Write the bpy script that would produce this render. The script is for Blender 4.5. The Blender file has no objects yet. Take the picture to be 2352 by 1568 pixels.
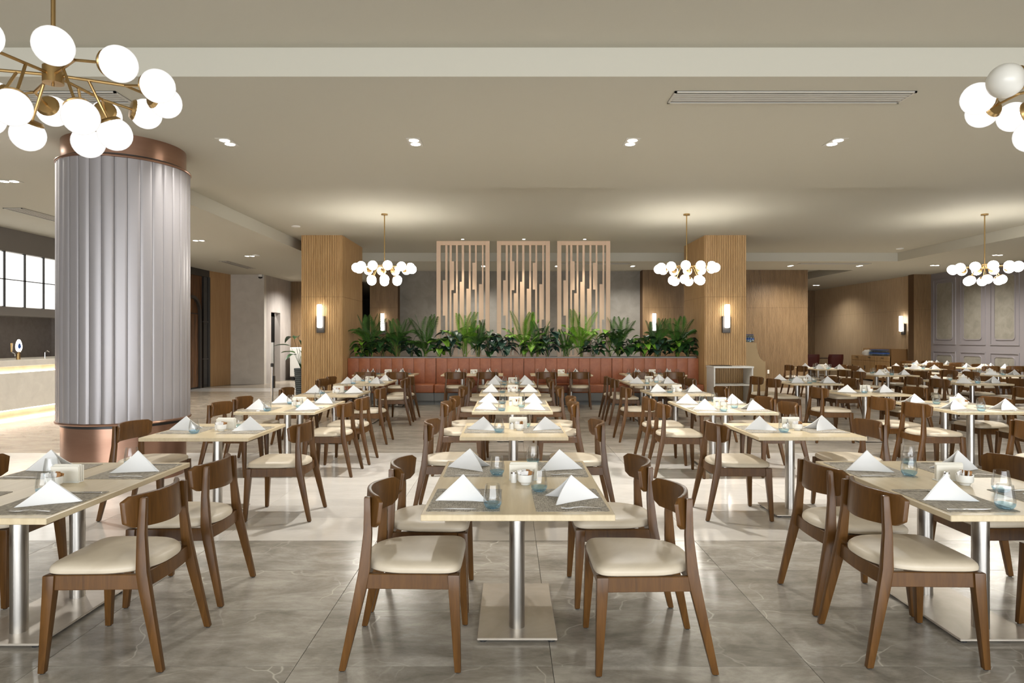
import bpy, bmesh, math, random
from mathutils import Vector, Matrix
R = math.radians
random.seed(7)
SC = bpy.context.scene
COL = SC.collection

# ---------------------------------------------------------------- camera
F_PX, PX, PY, EYE = 1500.0, 1170.0, 777.0, 1.55
cam_d = bpy.data.cameras.new('camera')
cam_d.sensor_width = 36.0
cam_d.lens = 36.0 * F_PX / 2352.0
cam_d.shift_x = (1176.0 - PX) / 2352.0
cam_d.shift_y = (PY - 784.0) / 2352.0
cam_d.clip_end = 200
cam = bpy.data.objects.new('camera', cam_d)
COL.objects.link(cam)
cam.location = (0, 0, EYE)
cam.rotation_euler = (R(90), 0, 0)
SC.camera = cam

# ---------------------------------------------------------------- world, light, exposure
SC.view_settings.view_transform = 'Standard'
SC.view_settings.look = 'None'
SC.view_settings.gamma = 1.0
SC.view_settings.use_curve_mapping = False
SC.view_settings.exposure = 0.95
GLOBE_E, GLOBE_FAR_E, TUBE_E, SPOT_W, SPOT_FAR_W, PANEL_E, DISC_E = 0.95, 12.0, 6.0, 205.0, 280.0, 1.0, 10.0
WINDOW_W = 850.0
world = bpy.data.worlds.new('world')
SC.world = world
world.use_nodes = True
world.node_tree.nodes['Background'].inputs[0].default_value = (0.75, 0.85, 1.0, 1)
world.node_tree.nodes['Background'].inputs[1].default_value = 0.25


def area_light(name, loc, rot, sx, sy, watt, col):
    d = bpy.data.lights.new(name, 'AREA')
    d.shape = 'RECTANGLE'
    d.size, d.size_y, d.energy, d.color = sx, sy, watt, col
    o = bpy.data.objects.new(name, d)
    COL.objects.link(o)
    o.location, o.rotation_euler = loc, rot
    return o


area_light('window_daylight', (2.0, -6.6, 1.6), (R(90), 0, 0), 20.0, 2.6, WINDOW_W, (0.93, 0.96, 1.0))


# ---------------------------------------------------------------- materials
def lin(c):
    out = []
    for v in c:
        v = v / 255.0
        out.append(v / 12.92 if v <= 0.04045 else ((v + 0.055) / 1.055) ** 2.4)
    return (out[0], out[1], out[2], 1.0)


def new_mat(name):
    m = bpy.data.materials.new(name)
    m.use_nodes = True
    nt = m.node_tree
    b = nt.nodes['Principled BSDF']
    return m, nt, b


def plain(name, col, rough=0.5, metal=0.0, spec=0.5, coat=0.0):
    m, nt, b = new_mat(name)
    b.inputs['Base Color'].default_value = lin(col)
    b.inputs['Roughness'].default_value = rough
    b.inputs['Metallic'].default_value = metal
    b.inputs['Specular IOR Level'].default_value = spec
    b.inputs['Coat Weight'].default_value = coat
    b.inputs['Coat Roughness'].default_value = 0.15
    return m


def node(nt, kind, **kw):
    n = nt.nodes.new(kind)
    for k, v in kw.items():
        if k in n.inputs.keys() if hasattr(n.inputs, 'keys') else False:
            n.inputs[k].default_value = v
        else:
            setattr(n, k, v)
    return n


def coords(nt, space, scale):
    mp = nt.nodes.new('ShaderNodeMapping')
    mp.inputs['Scale'].default_value = scale
    if space == 'world':
        g = nt.nodes.new('ShaderNodeNewGeometry')
        nt.links.new(g.outputs['Position'], mp.inputs['Vector'])
    else:
        t = nt.nodes.new('ShaderNodeTexCoord')
        nt.links.new(t.outputs['Object'], mp.inputs['Vector'])
    return mp.outputs['Vector']


def ramp(nt, src, stops):
    r = nt.nodes.new('ShaderNodeValToRGB')
    while len(r.color_ramp.elements) < len(stops):
        r.color_ramp.elements.new(0.5)
    for e, (p, c) in zip(r.color_ramp.elements, stops):
        e.position = p
        e.color = c
    nt.links.new(src, r.inputs['Fac'])
    return r.outputs['Color']


def noise(nt, vec, scale, detail=4.0, rough=0.55, dist=0.0):
    n = nt.nodes.new('ShaderNodeTexNoise')
    n.inputs['Scale'].default_value = scale
    n.inputs['Detail'].default_value = detail
    n.inputs['Roughness'].default_value = rough
    n.inputs['Distortion'].default_value = dist
    nt.links.new(vec, n.inputs['Vector'])
    return n.outputs['Fac']


def mix(nt, fac, a, b, blend='MIX'):
    m = nt.nodes.new('ShaderNodeMix')
    m.data_type = 'RGBA'
    m.blend_type = blend
    for sock, v in ((m.inputs[0], fac), (m.inputs[6], a), (m.inputs[7], b)):
        if isinstance(v, (int, float)):
            sock.default_value = v
        elif isinstance(v, tuple):
            sock.default_value = v
        else:
            nt.links.new(v, sock)
    return m.outputs[2]


def bump(nt, b, height, strength, dist=0.01):
    n = nt.nodes.new('ShaderNodeBump')
    n.inputs['Strength'].default_value = strength
    n.inputs['Distance'].default_value = dist
    nt.links.new(height, n.inputs['Height'])
    nt.links.new(n.outputs['Normal'], b.inputs['Normal'])


def grained(name, dark, light, scale, space='object', rough=0.4, bumpv=0.0, coat=0.0, stops=(0.3, 0.7), nscale=1.0,
            random_amt=0.0, spec=0.5):
    m, nt, b = new_mat(name)
    v = coords(nt, space, scale)
    f = noise(nt, v, nscale, 5.0, 0.6, 0.6)
    c = ramp(nt, f, ((stops[0], lin(dark)), (stops[1], lin(light))))
    if random_amt:
        oi = nt.nodes.new('ShaderNodeObjectInfo')
        mr = nt.nodes.new('ShaderNodeMapRange')
        mr.inputs[3].default_value = 1 - random_amt
        mr.inputs[4].default_value = 1 + random_amt
        nt.links.new(oi.outputs['Random'], mr.inputs[0])
        hs = nt.nodes.new('ShaderNodeHueSaturation')
        nt.links.new(mr.outputs[0], hs.inputs['Value'])
        nt.links.new(c, hs.inputs['Color'])
        c = hs.outputs['Color']
    nt.links.new(c, b.inputs['Base Color'])
    b.inputs['Roughness'].default_value = rough
    b.inputs['Coat Weight'].default_value = coat
    b.inputs['Coat Roughness'].default_value = 0.2
    b.inputs['Specular IOR Level'].default_value = spec
    if bumpv:
        bump(nt, b, f, bumpv)
    return m


def emit(name, col, strength):
    m = bpy.data.materials.new(name)
    m.use_nodes = True
    nt = m.node_tree
    nt.nodes.clear()
    e = nt.nodes.new('ShaderNodeEmission')
    e.inputs[0].default_value = (col[0], col[1], col[2], 1)
    e.inputs[1].default_value = strength
    o = nt.nodes.new('ShaderNodeOutputMaterial')
    nt.links.new(e.outputs[0], o.inputs[0])
    return m


def stone_tile(name, dark, mid, light, rough, vein, vein_amt):
    m, nt, b = new_mat(name)
    v = coords(nt, 'world', (1, 1, 1))
    oi = nt.nodes.new('ShaderNodeObjectInfo')
    add = nt.nodes.new('ShaderNodeVectorMath')
    add.operation = 'ADD'
    sc = nt.nodes.new('ShaderNodeMath')
    sc.operation = 'MULTIPLY'
    sc.inputs[1].default_value = 37.0
    nt.links.new(oi.outputs['Random'], sc.inputs[0])
    nt.links.new(v, add.inputs[0])
    nt.links.new(sc.outputs[0], add.inputs[1])
    vv = add.outputs[0]
    mp = nt.nodes.new('ShaderNodeMapping')
    mp.inputs['Rotation'].default_value = (0, 0, R(12))
    mp.inputs['Scale'].default_value = (1.0, 2.1, 1.0)
    nt.links.new(vv, mp.inputs['Vector'])
    f = noise(nt, mp.outputs['Vector'], 1.9, 10.0, 0.72, 0.25)
    c = ramp(nt, f, ((0.33, lin(dark)), (0.5, lin(mid)), (0.67, lin(light))))
    # thin straight-ish veins: cell edges of a stretched voronoi, broken up by a mask
    wn = nt.nodes.new('ShaderNodeTexNoise')
    wn.inputs['Scale'].default_value = 2.4
    wn.inputs['Detail'].default_value = 3.0
    nt.links.new(vv, wn.inputs['Vector'])
    wv = nt.nodes.new('ShaderNodeVectorMath')
    wv.operation = 'SCALE'
    wv.inputs['Scale'].default_value = 0.35
    nt.links.new(wn.outputs['Color'], wv.inputs[0])
    wa = nt.nodes.new('ShaderNodeVectorMath')
    wa.operation = 'ADD'
    nt.links.new(vv, wa.inputs[0])
    nt.links.new(wv.outputs[0], wa.inputs[1])
    vo = nt.nodes.new('ShaderNodeTexVoronoi')
    vo.feature = 'DISTANCE_TO_EDGE'
    vo.inputs['Scale'].default_value = 1.9
    nt.links.new(wa.outputs[0], vo.inputs['Vector'])
    vr = ramp(nt, vo.outputs['Distance'], ((0.0, (1, 1, 1, 1)), (0.011, (0, 0, 0, 1))))
    f3 = noise(nt, vv, 1.7, 2.0, 0.5, 0.0)
    vm = ramp(nt, f3, ((0.46, (0, 0, 0, 1)), (0.62, (1, 1, 1, 1))))
    mm = mix(nt, 1.0, vr, vm, 'MULTIPLY')
    ms = nt.nodes.new('ShaderNodeMath')
    ms.operation = 'MULTIPLY'
    ms.inputs[1].default_value = vein_amt
    nt.links.new(mm, ms.inputs[0])
    c = mix(nt, ms.outputs[0], c, lin(vein))
    mr = nt.nodes.new('ShaderNodeMapRange')
    mr.inputs[3].default_value = 0.93
    mr.inputs[4].default_value = 1.07
    nt.links.new(oi.outputs['Random'], mr.inputs[0])
    hs = nt.nodes.new('ShaderNodeHueSaturation')
    nt.links.new(mr.outputs[0], hs.inputs['Value'])
    nt.links.new(c, hs.inputs['Color'])
    nt.links.new(hs.outputs['Color'], b.inputs['Base Color'])
    b.inputs['Roughness'].default_value = rough
    b.inputs['Specular IOR Level'].default_value = 0.5
    return m


def thin_glass(name, tint, gloss=0.12):
    m = bpy.data.materials.new(name)
    m.use_nodes = True
    nt = m.node_tree
    nt.nodes.clear()
    t = nt.nodes.new('ShaderNodeBsdfTransparent')
    t.inputs[0].default_value = (tint[0], tint[1], tint[2], 1)
    g = nt.nodes.new('ShaderNodeBsdfGlossy')
    g.inputs['Roughness'].default_value = 0.04
    lw = nt.nodes.new('ShaderNodeLayerWeight')
    lw.inputs[0].default_value = 0.28
    mr = nt.nodes.new('ShaderNodeMapRange')
    mr.inputs[3].default_value = gloss * 0.4
    mr.inputs[4].default_value = gloss + 0.3
    nt.links.new(lw.outputs['Fresnel'], mr.inputs[0])
    mx = nt.nodes.new('ShaderNodeMixShader')
    o = nt.nodes.new('ShaderNodeOutputMaterial')
    nt.links.new(mr.outputs[0], mx.inputs[0])
    nt.links.new(t.outputs[0], mx.inputs[1])
    nt.links.new(g.outputs[0], mx.inputs[2])
    nt.links.new(mx.outputs[0], o.inputs[0])
    return m


def woven(name, a, bcol):
    m, nt, b = new_mat(name)
    v1 = coords(nt, 'object', (30, 420, 60))
    v2 = coords(nt, 'object', (420, 30, 60))
    f1 = noise(nt, v1, 1.0, 2.0)
    f2 = noise(nt, v2, 1.0, 2.0)
    ad = nt.nodes.new('ShaderNodeMath')
    ad.operation = 'ADD'
    nt.links.new(f1, ad.inputs[0])
    nt.links.new(f2, ad.inputs[1])
    c = ramp(nt, ad.outputs[0], ((0.42, lin(a)), (0.62, lin(bcol))))
    r = c.node.color_ramp
    hv = nt.nodes.new('ShaderNodeMath')
    hv.operation = 'MULTIPLY'
    hv.inputs[1].default_value = 0.5
    nt.links.new(ad.outputs[0], hv.inputs[0])
    nt.links.new(hv.outputs[0], c.node.inputs['Fac'])
    nt.links.new(c, b.inputs['Base Color'])
    b.inputs['Roughness'].default_value = 0.7
    bump(nt, b, ad.outputs[0], 0.3, 0.002)
    return m


M = {}
M['ceiling'] = plain('ceiling_paint', (190, 186, 172), 0.85, spec=0.2)
M['walnut'] = grained('walnut', (68, 43, 16), (106, 71, 31), (26, 26, 2.4), rough=0.36, nscale=1.6, coat=0.12, random_amt=0.06, stops=(0.2, 0.8), spec=0.3)
M['cream'] = grained('cream_leatherette', (196, 183, 161), (210, 198, 177), (5, 5, 5), rough=0.42, nscale=1.0, random_amt=0.03)
M['beech'] = grained('beech_laminate', (202, 184, 150), (216, 200, 168), (22, 1.3, 8), rough=0.3, nscale=1.6, random_amt=0.02)
M['steel'] = grained('brushed_steel', (168, 164, 158), (206, 203, 198), (60, 60, 1.0), rough=0.3, nscale=1.0)
M['steel'].node_tree.nodes['Principled BSDF'].inputs['Metallic'].default_value = 1.0
M['plate_steel'] = grained('base_plate_steel', (192, 182, 168), (220, 212, 200), (3, 3, 3), rough=0.27, nscale=1.0)
M['plate_steel'].node_tree.nodes['Principled BSDF'].inputs['Metallic'].default_value = 0.5
M['cutlery'] = plain('cutlery_steel', (214, 212, 208), 0.2, 1.0)
M['rubber'] = plain('black_rubber', (26, 26, 26), 0.7)
M['napkin'] = plain('white_linen', (228, 228, 227), 0.85, spec=0.2)
M['paper'] = plain('cream_paper_napkins', (230, 226, 214), 0.85, spec=0.2)
M['china'] = plain('white_china', (242, 242, 238), 0.18)
M['packet_w'] = plain('white_sachet', (236, 234, 232), 0.5)
M['packet_b'] = plain('brown_sachet', (160, 114, 66), 0.5)
M['mat'] = woven('woven_placemat', (104, 97, 84), (194, 184, 166))
M['glass'] = thin_glass('clear_glass', (0.985, 0.99, 0.99), 0.05)
M['blueglass'] = thin_glass('blue_glass', (0.70, 0.88, 1.0), 0.08)
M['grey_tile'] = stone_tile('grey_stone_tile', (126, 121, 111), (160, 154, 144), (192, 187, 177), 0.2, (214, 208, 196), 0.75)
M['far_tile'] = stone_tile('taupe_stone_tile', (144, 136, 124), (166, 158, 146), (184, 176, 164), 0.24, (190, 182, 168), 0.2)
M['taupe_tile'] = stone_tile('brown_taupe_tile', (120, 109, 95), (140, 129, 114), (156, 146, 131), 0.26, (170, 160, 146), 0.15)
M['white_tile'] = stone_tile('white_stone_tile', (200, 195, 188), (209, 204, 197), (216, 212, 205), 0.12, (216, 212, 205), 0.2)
M['grout'] = plain('grout', (140, 134, 124), 0.8)
M['oak'] = grained('oak_slat', (170, 132, 84), (194, 157, 108), (9, 9, 0.9), rough=0.5, nscale=2.0)
M['oak_back'] = plain('oak_groove', (112, 80, 42), 0.7)
M['oak_dark'] = grained('brown_oak_slat', (116, 91, 61), (138, 111, 78), (9, 9, 0.9), rough=0.45, nscale=2.0)
M['oak_dark_back'] = plain('brown_oak_groove', (88, 64, 38), 0.7)
M['oak_pale'] = grained('pale_oak_slat', (194, 166, 128), (214, 188, 152), (9, 9, 0.9), rough=0.4, nscale=2.0)
M['oak_pale_back'] = plain('pale_oak_groove', (136, 108, 74), 0.7)
M['oak_panel'] = grained('oak_panel', (164, 126, 84), (182, 146, 102), (6, 6, 0.5), rough=0.45, nscale=2.0)
M['plaster'] = grained('grey_plaster', (124, 118, 108), (146, 140, 130), (1.2, 1.2, 1.2), rough=0.6, nscale=2.5, stops=(0.25, 0.75))
M['plaster_pale'] = grained('pale_grey_plaster', (160, 152, 146), (182, 175, 169), (1.5, 1.5, 0.4), rough=0.35, nscale=2.0)
M['plaster_warm'] = grained('warm_grey_plaster', (190, 183, 172), (206, 199, 188), (1.2, 1.2, 1.2), rough=0.6, nscale=2.5, stops=(0.25, 0.75))  # brighter copy of the grey plaster, missing light put into its colour
M['screen'] = plain('screen_beige', (206, 176, 148), 0.5)
M['rust'] = grained('rust_leather', (142, 80, 47), (160, 95, 59), (6, 6, 6), rough=0.45, nscale=2.0, random_amt=0.03)
M['plinth'] = plain('grey_plinth', (112, 114, 114), 0.5)
M['ledge'] = plain('grey_ledge', (138, 132, 126), 0.5)
M['soil'] = plain('soil', (54, 42, 32), 0.9)
M['brass'] = plain('brass', (176, 146, 98), 0.32, 1.0)
M['copper'] = grained('copper', (150, 116, 98), (172, 138, 118), (0.5, 0.5, 3), rough=0.3, nscale=1.0)
M['copper'].node_tree.nodes['Principled BSDF'].inputs['Metallic'].default_value = 0.9
M['copper_lit'] = grained('warm_copper_band', (196, 150, 122), (212, 168, 140), (0.5, 3, 3), rough=0.35, nscale=1.0)  # paler copy of the copper with the strip glow painted in
M['lilac'] = plain('lilac_metal_panel', (156, 152, 153), 0.36, 0.3)
M['lilac_wall'] = plain('lilac_wall', (132, 126, 127), 0.5)
M['relief'] = grained('relief_plaster', (122, 117, 105), (144, 138, 126), (1.5, 1.5, 1.5), rough=0.6, nscale=2.6, bumpv=0.5)
M['globe'] = emit('globe_glow', (1.0, 0.97, 0.93), GLOBE_E)
_nt = M['globe'].node_tree      # opal glass: the middle of the globe glows more than its rim
_lw = _nt.nodes.new('ShaderNodeLayerWeight')
_lw.inputs[0].default_value = 0.5
_mr = _nt.nodes.new('ShaderNodeMapRange')
_mr.inputs[3].default_value = GLOBE_E
_mr.inputs[4].default_value = GLOBE_E * 0.42
_nt.links.new(_lw.outputs['Facing'], _mr.inputs[0])
_nt.links.new(_mr.outputs[0], [n for n in _nt.nodes if n.type == 'EMISSION'][0].inputs[1])
M['globe_far'] = emit('globe_glow_bright', (1.0, 0.96, 0.88), GLOBE_FAR_E)
M['globe_off'] = plain('opal_globe', (226, 224, 216), 0.3)
M['tube'] = emit('tube_glow', (1.0, 0.95, 0.88), TUBE_E)
M['disc'] = emit('downlight_glow', (1.0, 0.95, 0.86), DISC_E)
M['panel_glow'] = emit('backlit_panel', (1.0, 0.98, 0.93), PANEL_E)
M['led'] = emit('led_strip', (1.0, 0.90, 0.74), 6.0)
M['white'] = plain('white_paint', (226, 224, 218), 0.45)
M['black'] = plain('black_metal', (34, 32, 31), 0.4)
M['bronze'] = plain('grey_bronze', (72, 68, 64), 0.4, 0.5)
M['dark_panel'] = grained('dark_bar_panel', (138, 129, 122), (152, 143, 136), (4, 4, 4), rough=0.45, nscale=2.0)
M['dark_soffit'] = plain('dark_bar_soffit', (116, 111, 106), 0.6)
M['bar_stone'] = grained('bar_stone', (212, 206, 194), (226, 220, 208), (2, 2, 2), rough=0.35, nscale=2.0)
M['arch_wood'] = grained('rustic_wood', (52, 34, 20), (122, 82, 46), (8, 8, 0.7), rough=0.6, nscale=2.0)
M['dark_glass'] = plain('dark_glass', (38, 36, 34), 0.12)
M['leaf'] = grained('dark_leaf', (22, 46, 24), (46, 82, 40), (4, 4, 4), rough=0.4, nscale=2.0, random_amt=0.35)
M['leaf_blue'] = grained('bluish_leaf', (26, 50, 40), (54, 84, 70), (4, 4, 4), rough=0.4, nscale=2.0, random_amt=0.3)
M['leaf_lime'] = grained('fresh_and_spotlit_leaf', (78, 130, 30), (134, 180, 60), (4, 4, 4), rough=0.45, nscale=2.0, random_amt=0.3)  # also on palms under the spots, with that light put into the colour
M['frond'] = grained('palm_frond', (38, 72, 26), (80, 122, 48), (4, 4, 4), rough=0.5, nscale=2.0, random_amt=0.35)
M['stemgreen'] = plain('green_stem', (122, 132, 60), 0.6)
M['pot'] = plain('charcoal_pot', (58, 64, 64), 0.5)
M['claret'] = plain('claret_upholstery', (92, 38, 30), 0.6)
M['mdf'] = plain('tan_board', (206, 178, 132), 0.5)
M['film'] = thin_glass('plastic_film', (0.86, 0.88, 0.9), 0.3)
M['blue_label'] = plain('blue_label', (54, 90, 160), 0.5)
M['water'] = thin_glass('water_bottle', (0.8, 0.88, 0.94), 0.25)
M['dark_table'] = plain('dark_table_top', (60, 44, 36), 0.4)
M['vent_dark'] = plain('vent_dark', (30, 30, 28), 0.8)
M['vent_white'] = plain('vent_white', (190, 186, 176), 0.6)


# ---------------------------------------------------------------- mesh helpers
class MB:
    def __init__(self):
        self.v, self.f, self.mi = [], [], []

    def add(self, vs, fs):
        n = len(self.v)
        self.v += [tuple(p) for p in vs]
        self.f += [tuple(i + n for i in f) for f in fs]
        return self

    def box(self, x0, x1, y0, y1, z0, z1):
        return self.add([(x0, y0, z0), (x1, y0, z0), (x1, y1, z0), (x0, y1, z0),
                         (x0, y0, z1), (x1, y0, z1), (x1, y1, z1), (x0, y1, z1)],
                        [(0, 3, 2, 1), (4, 5, 6, 7), (0, 1, 5, 4), (1, 2, 6, 5), (2, 3, 7, 6), (3, 0, 4, 7)])

    def loft(self, rings, cap=True, closed=True):
        n = len(rings[0])
        vs = [p for r in rings for p in r]
        fs = []
        for i in range(len(rings) - 1):
            for j in range(n if closed else n - 1):
                a, b = i * n + j, i * n + (j + 1) % n
                fs.append((a, b, b + n, a + n))
        if cap:
            fs.append(tuple(reversed(range(n))))
            fs.append(tuple(range((len(rings) - 1) * n, len(rings) * n)))
        return self.add(vs, fs)

    def tube(self, pts, radii, n=8):
        pts = [Vector(p) for p in pts]
        if not isinstance(radii, (list, tuple)):
            radii = [radii] * len(pts)
        rings = []
        for i, p in enumerate(pts):
            d = (pts[min(i + 1, len(pts) - 1)] - pts[max(i - 1, 0)]).normalized()
            up = Vector((0, 0, 1)) if abs(d.z) < 0.9 else Vector((1, 0, 0))
            s = d.cross(up).normalized()
            t = s.cross(d).normalized()
            rings.append([p + (s * math.cos(2 * math.pi * k / n) + t * math.sin(2 * math.pi * k / n)) * radii[i]
                          for k in range(n)])
        return self.loft(rings)

    def lathe(self, prof, n=20, c=(0, 0), cap=True):
        rings = [[(c[0] + r * math.cos(2 * math.pi * k / n), c[1] + r * math.sin(2 * math.pi * k / n), z)
                  for k in range(n)] for r, z in prof]
        return self.loft(rings, cap)

    def prism(self, poly, axis, a, b):
        def p(u, v, w):
            return {'x': (w, u, v), 'y': (u, w, v), 'z': (u, v, w)}[axis]
        return self.loft([[p(u, v, a) for u, v in poly], [p(u, v, b) for u, v in poly]])

    def mesh(self, name, mat, bevel=0.0, smooth=False, segs=1):
        bm = bmesh.new()
        vs = [bm.verts.new(p) for p in self.v]
        for f in self.f:
            try:
                bm.faces.new([vs[i] for i in f])
            except ValueError:
                pass
        bmesh.ops.recalc_face_normals(bm, faces=bm.faces)
        if bevel:
            es = [e for e in bm.edges if len(e.link_faces) == 2 and e.calc_face_angle(0) > R(30)]
            bmesh.ops.bevel(bm, geom=es, offset=bevel, segments=segs, affect='EDGES', profile=0.6)
        for f in bm.faces:
            f.smooth = smooth
        me = bpy.data.meshes.new(name)
        bm.to_mesh(me)
        bm.free()
        if smooth and hasattr(me, 'set_sharp_from_angle'):
            me.set_sharp_from_angle(angle=R(40))
        me.materials.append(mat)
        return me

    def build(self, name, mat, parent=None, loc=(0, 0, 0), bevel=0.0, smooth=False, segs=1):
        return link(name, self.mesh(name, mat, bevel, smooth, segs), parent, loc)


def link(name, me, parent=None, loc=(0, 0, 0), rotz=0.0):
    o = bpy.data.objects.new(name, me)
    COL.objects.link(o)
    o.location = loc
    o.rotation_euler = (0, 0, rotz)
    if parent is not None:
        o.parent = parent
    return o


def tag(o, label, cat, group=None):
    o['label'] = label
    o['category'] = cat
    if group:
        o['group'] = group
    return o


def thing(name, label, cat, loc=(0, 0, 0), rotz=0.0, group=None):
    o = bpy.data.objects.new(name, None)
    COL.objects.link(o)
    o.empty_display_size = 0.1
    o.location = loc
    o.rotation_euler = (0, 0, rotz)
    return tag(o, label, cat, group)


def structure(o):
    o['kind'] = 'structure'
    return o


def copy_tree(src, parent=None):
    c = src.copy()
    COL.objects.link(c)
    c.parent = parent
    for ch in src.children:
        copy_tree(ch, c)
    return c


def place(proto, used, loc, rotz, label, cat, group):
    o = proto if not used[0] else copy_tree(proto)
    used[0] = True
    o.location, o.rotation_euler = loc, (0, 0, rotz)
    return tag(o, label, cat, group)


# ---------------------------------------------------------------- setting: floor
X0, X1, Y0, Y1 = -13.0, 16.0, -7.0, 36.0
floor = MB().box(X0, X1, Y0, Y1, -0.2, -0.010).build('floor', M['grout'])
structure(floor)
TW, TD, G = 1.217, 0.64, 0.0013
tile_me = {}
for key in ('grey_tile', 'white_tile', 'far_tile', 'taupe_tile'):
    tile_me[key] = MB().box(-TW / 2 + G, TW / 2 - G, -TD / 2 + G, TD / 2 - G, -0.010, 0).mesh('tile', M[key], bevel=0.001)


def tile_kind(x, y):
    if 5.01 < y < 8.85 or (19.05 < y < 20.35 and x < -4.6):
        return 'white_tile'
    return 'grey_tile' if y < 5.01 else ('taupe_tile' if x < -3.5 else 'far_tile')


rest = {'grey_tile': MB(), 'white_tile': MB(), 'far_tile': MB(), 'taupe_tile': MB()}
count = 0
for k in range(-19, 49):
    yc = 5.01 + TD * (k + 0.5)
    for i in range(-11, 14):
        xc = 0.203 + TW * (i + 0.5)
        if not (X0 + TW / 2 < xc < X1 - TW / 2):
            continue
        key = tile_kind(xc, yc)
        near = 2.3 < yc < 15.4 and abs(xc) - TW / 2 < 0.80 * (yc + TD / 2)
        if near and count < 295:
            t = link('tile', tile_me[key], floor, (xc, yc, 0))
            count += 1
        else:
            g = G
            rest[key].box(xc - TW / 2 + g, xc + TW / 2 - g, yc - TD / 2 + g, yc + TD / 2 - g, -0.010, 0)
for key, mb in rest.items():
    o = mb.build('tile_field', M[key], floor)
    o['kind'] = 'stuff'

# ---------------------------------------------------------------- setting: ceiling
ZH, ZL = 3.95, 3.71
ceiling = structure(MB().box(X0, X1, Y0, Y1, ZH, ZH + 0.15).build('ceiling', M['ceiling']))
for (a, b, c, d) in ((X0, X1, 5.39, 9.36), (X0, -5.14, 9.36, Y1), (10.88, X1, 9.36, Y1),
                     (-5.14, 9.41, 18.3, Y1), (9.41, 10.88, 18.3, 20.65), (9.41, 10.88, 26.0, Y1)):
    MB().box(a, b, c, d, ZL, ZH).build('dropped_panel', M['ceiling'], ceiling)


# ---------------------------------------------------------------- setting: walls
def slat_field(mb, axis, a0, a1, plane, depth, z0, z1, pitch=0.041, gap=0.011):
    """proud vertical slats; axis 'x': slats spread along x on plane y; axis 'y': spread along y on plane x."""
    n = max(1, int(round((a1 - a0) / pitch)))
    p = (a1 - a0) / n
    for i in range(n):
        s, e = a0 + i * p + gap / 2, a0 + (i + 1) * p - gap / 2
        lo, hi = min(plane, plane + depth), max(plane, plane + depth)
        if axis == 'x':
            mb.box(s, e, lo, hi, z0, z1)
        else:
            mb.box(lo, hi, s, e, z0, z1)


def slat_wall(name, core, fields, dark=False, joint=2.52, pitch=0.041):
    a, b = (('oak', 'oak_back'), ('oak_dark', 'oak_dark_back'), ('oak_pale', 'oak_pale_back'))[int(dark)]
    w = structure(MB().box(*core).build(name, M[b]))
    for (z0, z1) in ((core[4], joint - 0.003), (joint + 0.003, core[5])):
        mb = MB()
        for f in fields:
            slat_field(mb, *f, z0, z1, pitch=pitch)
        o = mb.build('slat_panel', M[a], w)
        o['kind'] = 'stuff'
    return w


pl = slat_wall('pillar', (-4.84, -3.90, 15.2, 17.26, 0, ZH), (('x', -4.84, -3.90, 15.2, -0.014), ('y', 15.2, 17.26, -3.90, 0.014)))
pr = slat_wall('pillar', (4.56, 5.51, 15.2, 17.0, 0, ZH), (('x', 4.56, 5.51, 15.2, -0.014), ('y', 15.2, 17.0, 4.56, -0.014)))
slat_wall('wall_back_bar_pier', (-4.40, -3.52, 20.6, 21.2, 0, ZL), (('x', -4.40, -3.52, 20.6, -0.012),), True)
slat_wall('wall_back_oak', (4.20, 9.41, 20.6, 21.2, 0, ZL), (('x', 4.20, 9.41, 20.6, -0.012),), True)
structure(MB().box(-3.6, 4.3, 21.0, 21.3, 0, ZL).build('wall_back', M['plaster']))
slat_wall('wall_back_far_bar', (-8.3, -5.6, 24.8, 25.0, 0, ZL), (('x', -8.3, -5.6, 24.8, -0.012),), True)
structure(MB().box(-6.5, -3.0, 32.0, 32.2, 0, ZL).build('wall_back_passage', M['oak_dark']))
structure(MB().box(9.21, 9.41, 21.2, 29.5, 0, ZL).build('wall_side_nook', M['oak_dark']))
slat_wall('wall_back_nook', (9.2, 13.9, 29.5, 29.7, 0, ZL), (('x', 9.4, 13.9, 29.5, -0.012),), True, pitch=0.06)
slat_wall('wall_side_oak', (13.8, 14.0, 22.04, 29.6, 0, ZL), (('y', 22.04, 29.5, 13.8, -0.012),), 2, pitch=0.07)
slat_wall('wall_side_stub', (13.62, 14.5, 22.0, 22.3, 0, ZL), (('x', 13.62, 14.2, 22.0, -0.012),), True)
wr = structure(MB().box(14.2, 14.4, Y0, 22.04, 0, ZL).build('wall_panelled', M['lilac_wall']))


def rounded_rect(u0, u1, v0, v1, r, n=5):
    pts = []
    for (cx, cy, a) in ((u1 - r, v1 - r, 0), (u0 + r, v1 - r, 90), (u0 + r, v0 + r, 180), (u1 - r, v0 + r, 270)):
        for k in range(n + 1):
            t = R(a + 90.0 * k / n)
            pts.append((cx + r * math.cos(t), cy + r * math.sin(t)))
    return pts


def frame_ring(mb, u0, u1, v0, v1, w, r, x, depth):
    outer = rounded_rect(u0, u1, v0, v1, r)
    inner = rounded_rect(u0 + w, u1 - w, v0 + w, v1 - w, max(r - w, 0.002))
    n = len(outer)
    A = [(x, u, v) for u, v in outer]
    B = [(x - depth, u + (0.25 * w if u < (u0 + u1) / 2 else -0.25 * w), v) for u, v in outer]
    Cc = [(x - depth, u, v) for u, v in inner]
    D = [(x, u, v) for u, v in inner]
    mb.loft([A, B, Cc, D], cap=False)


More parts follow.
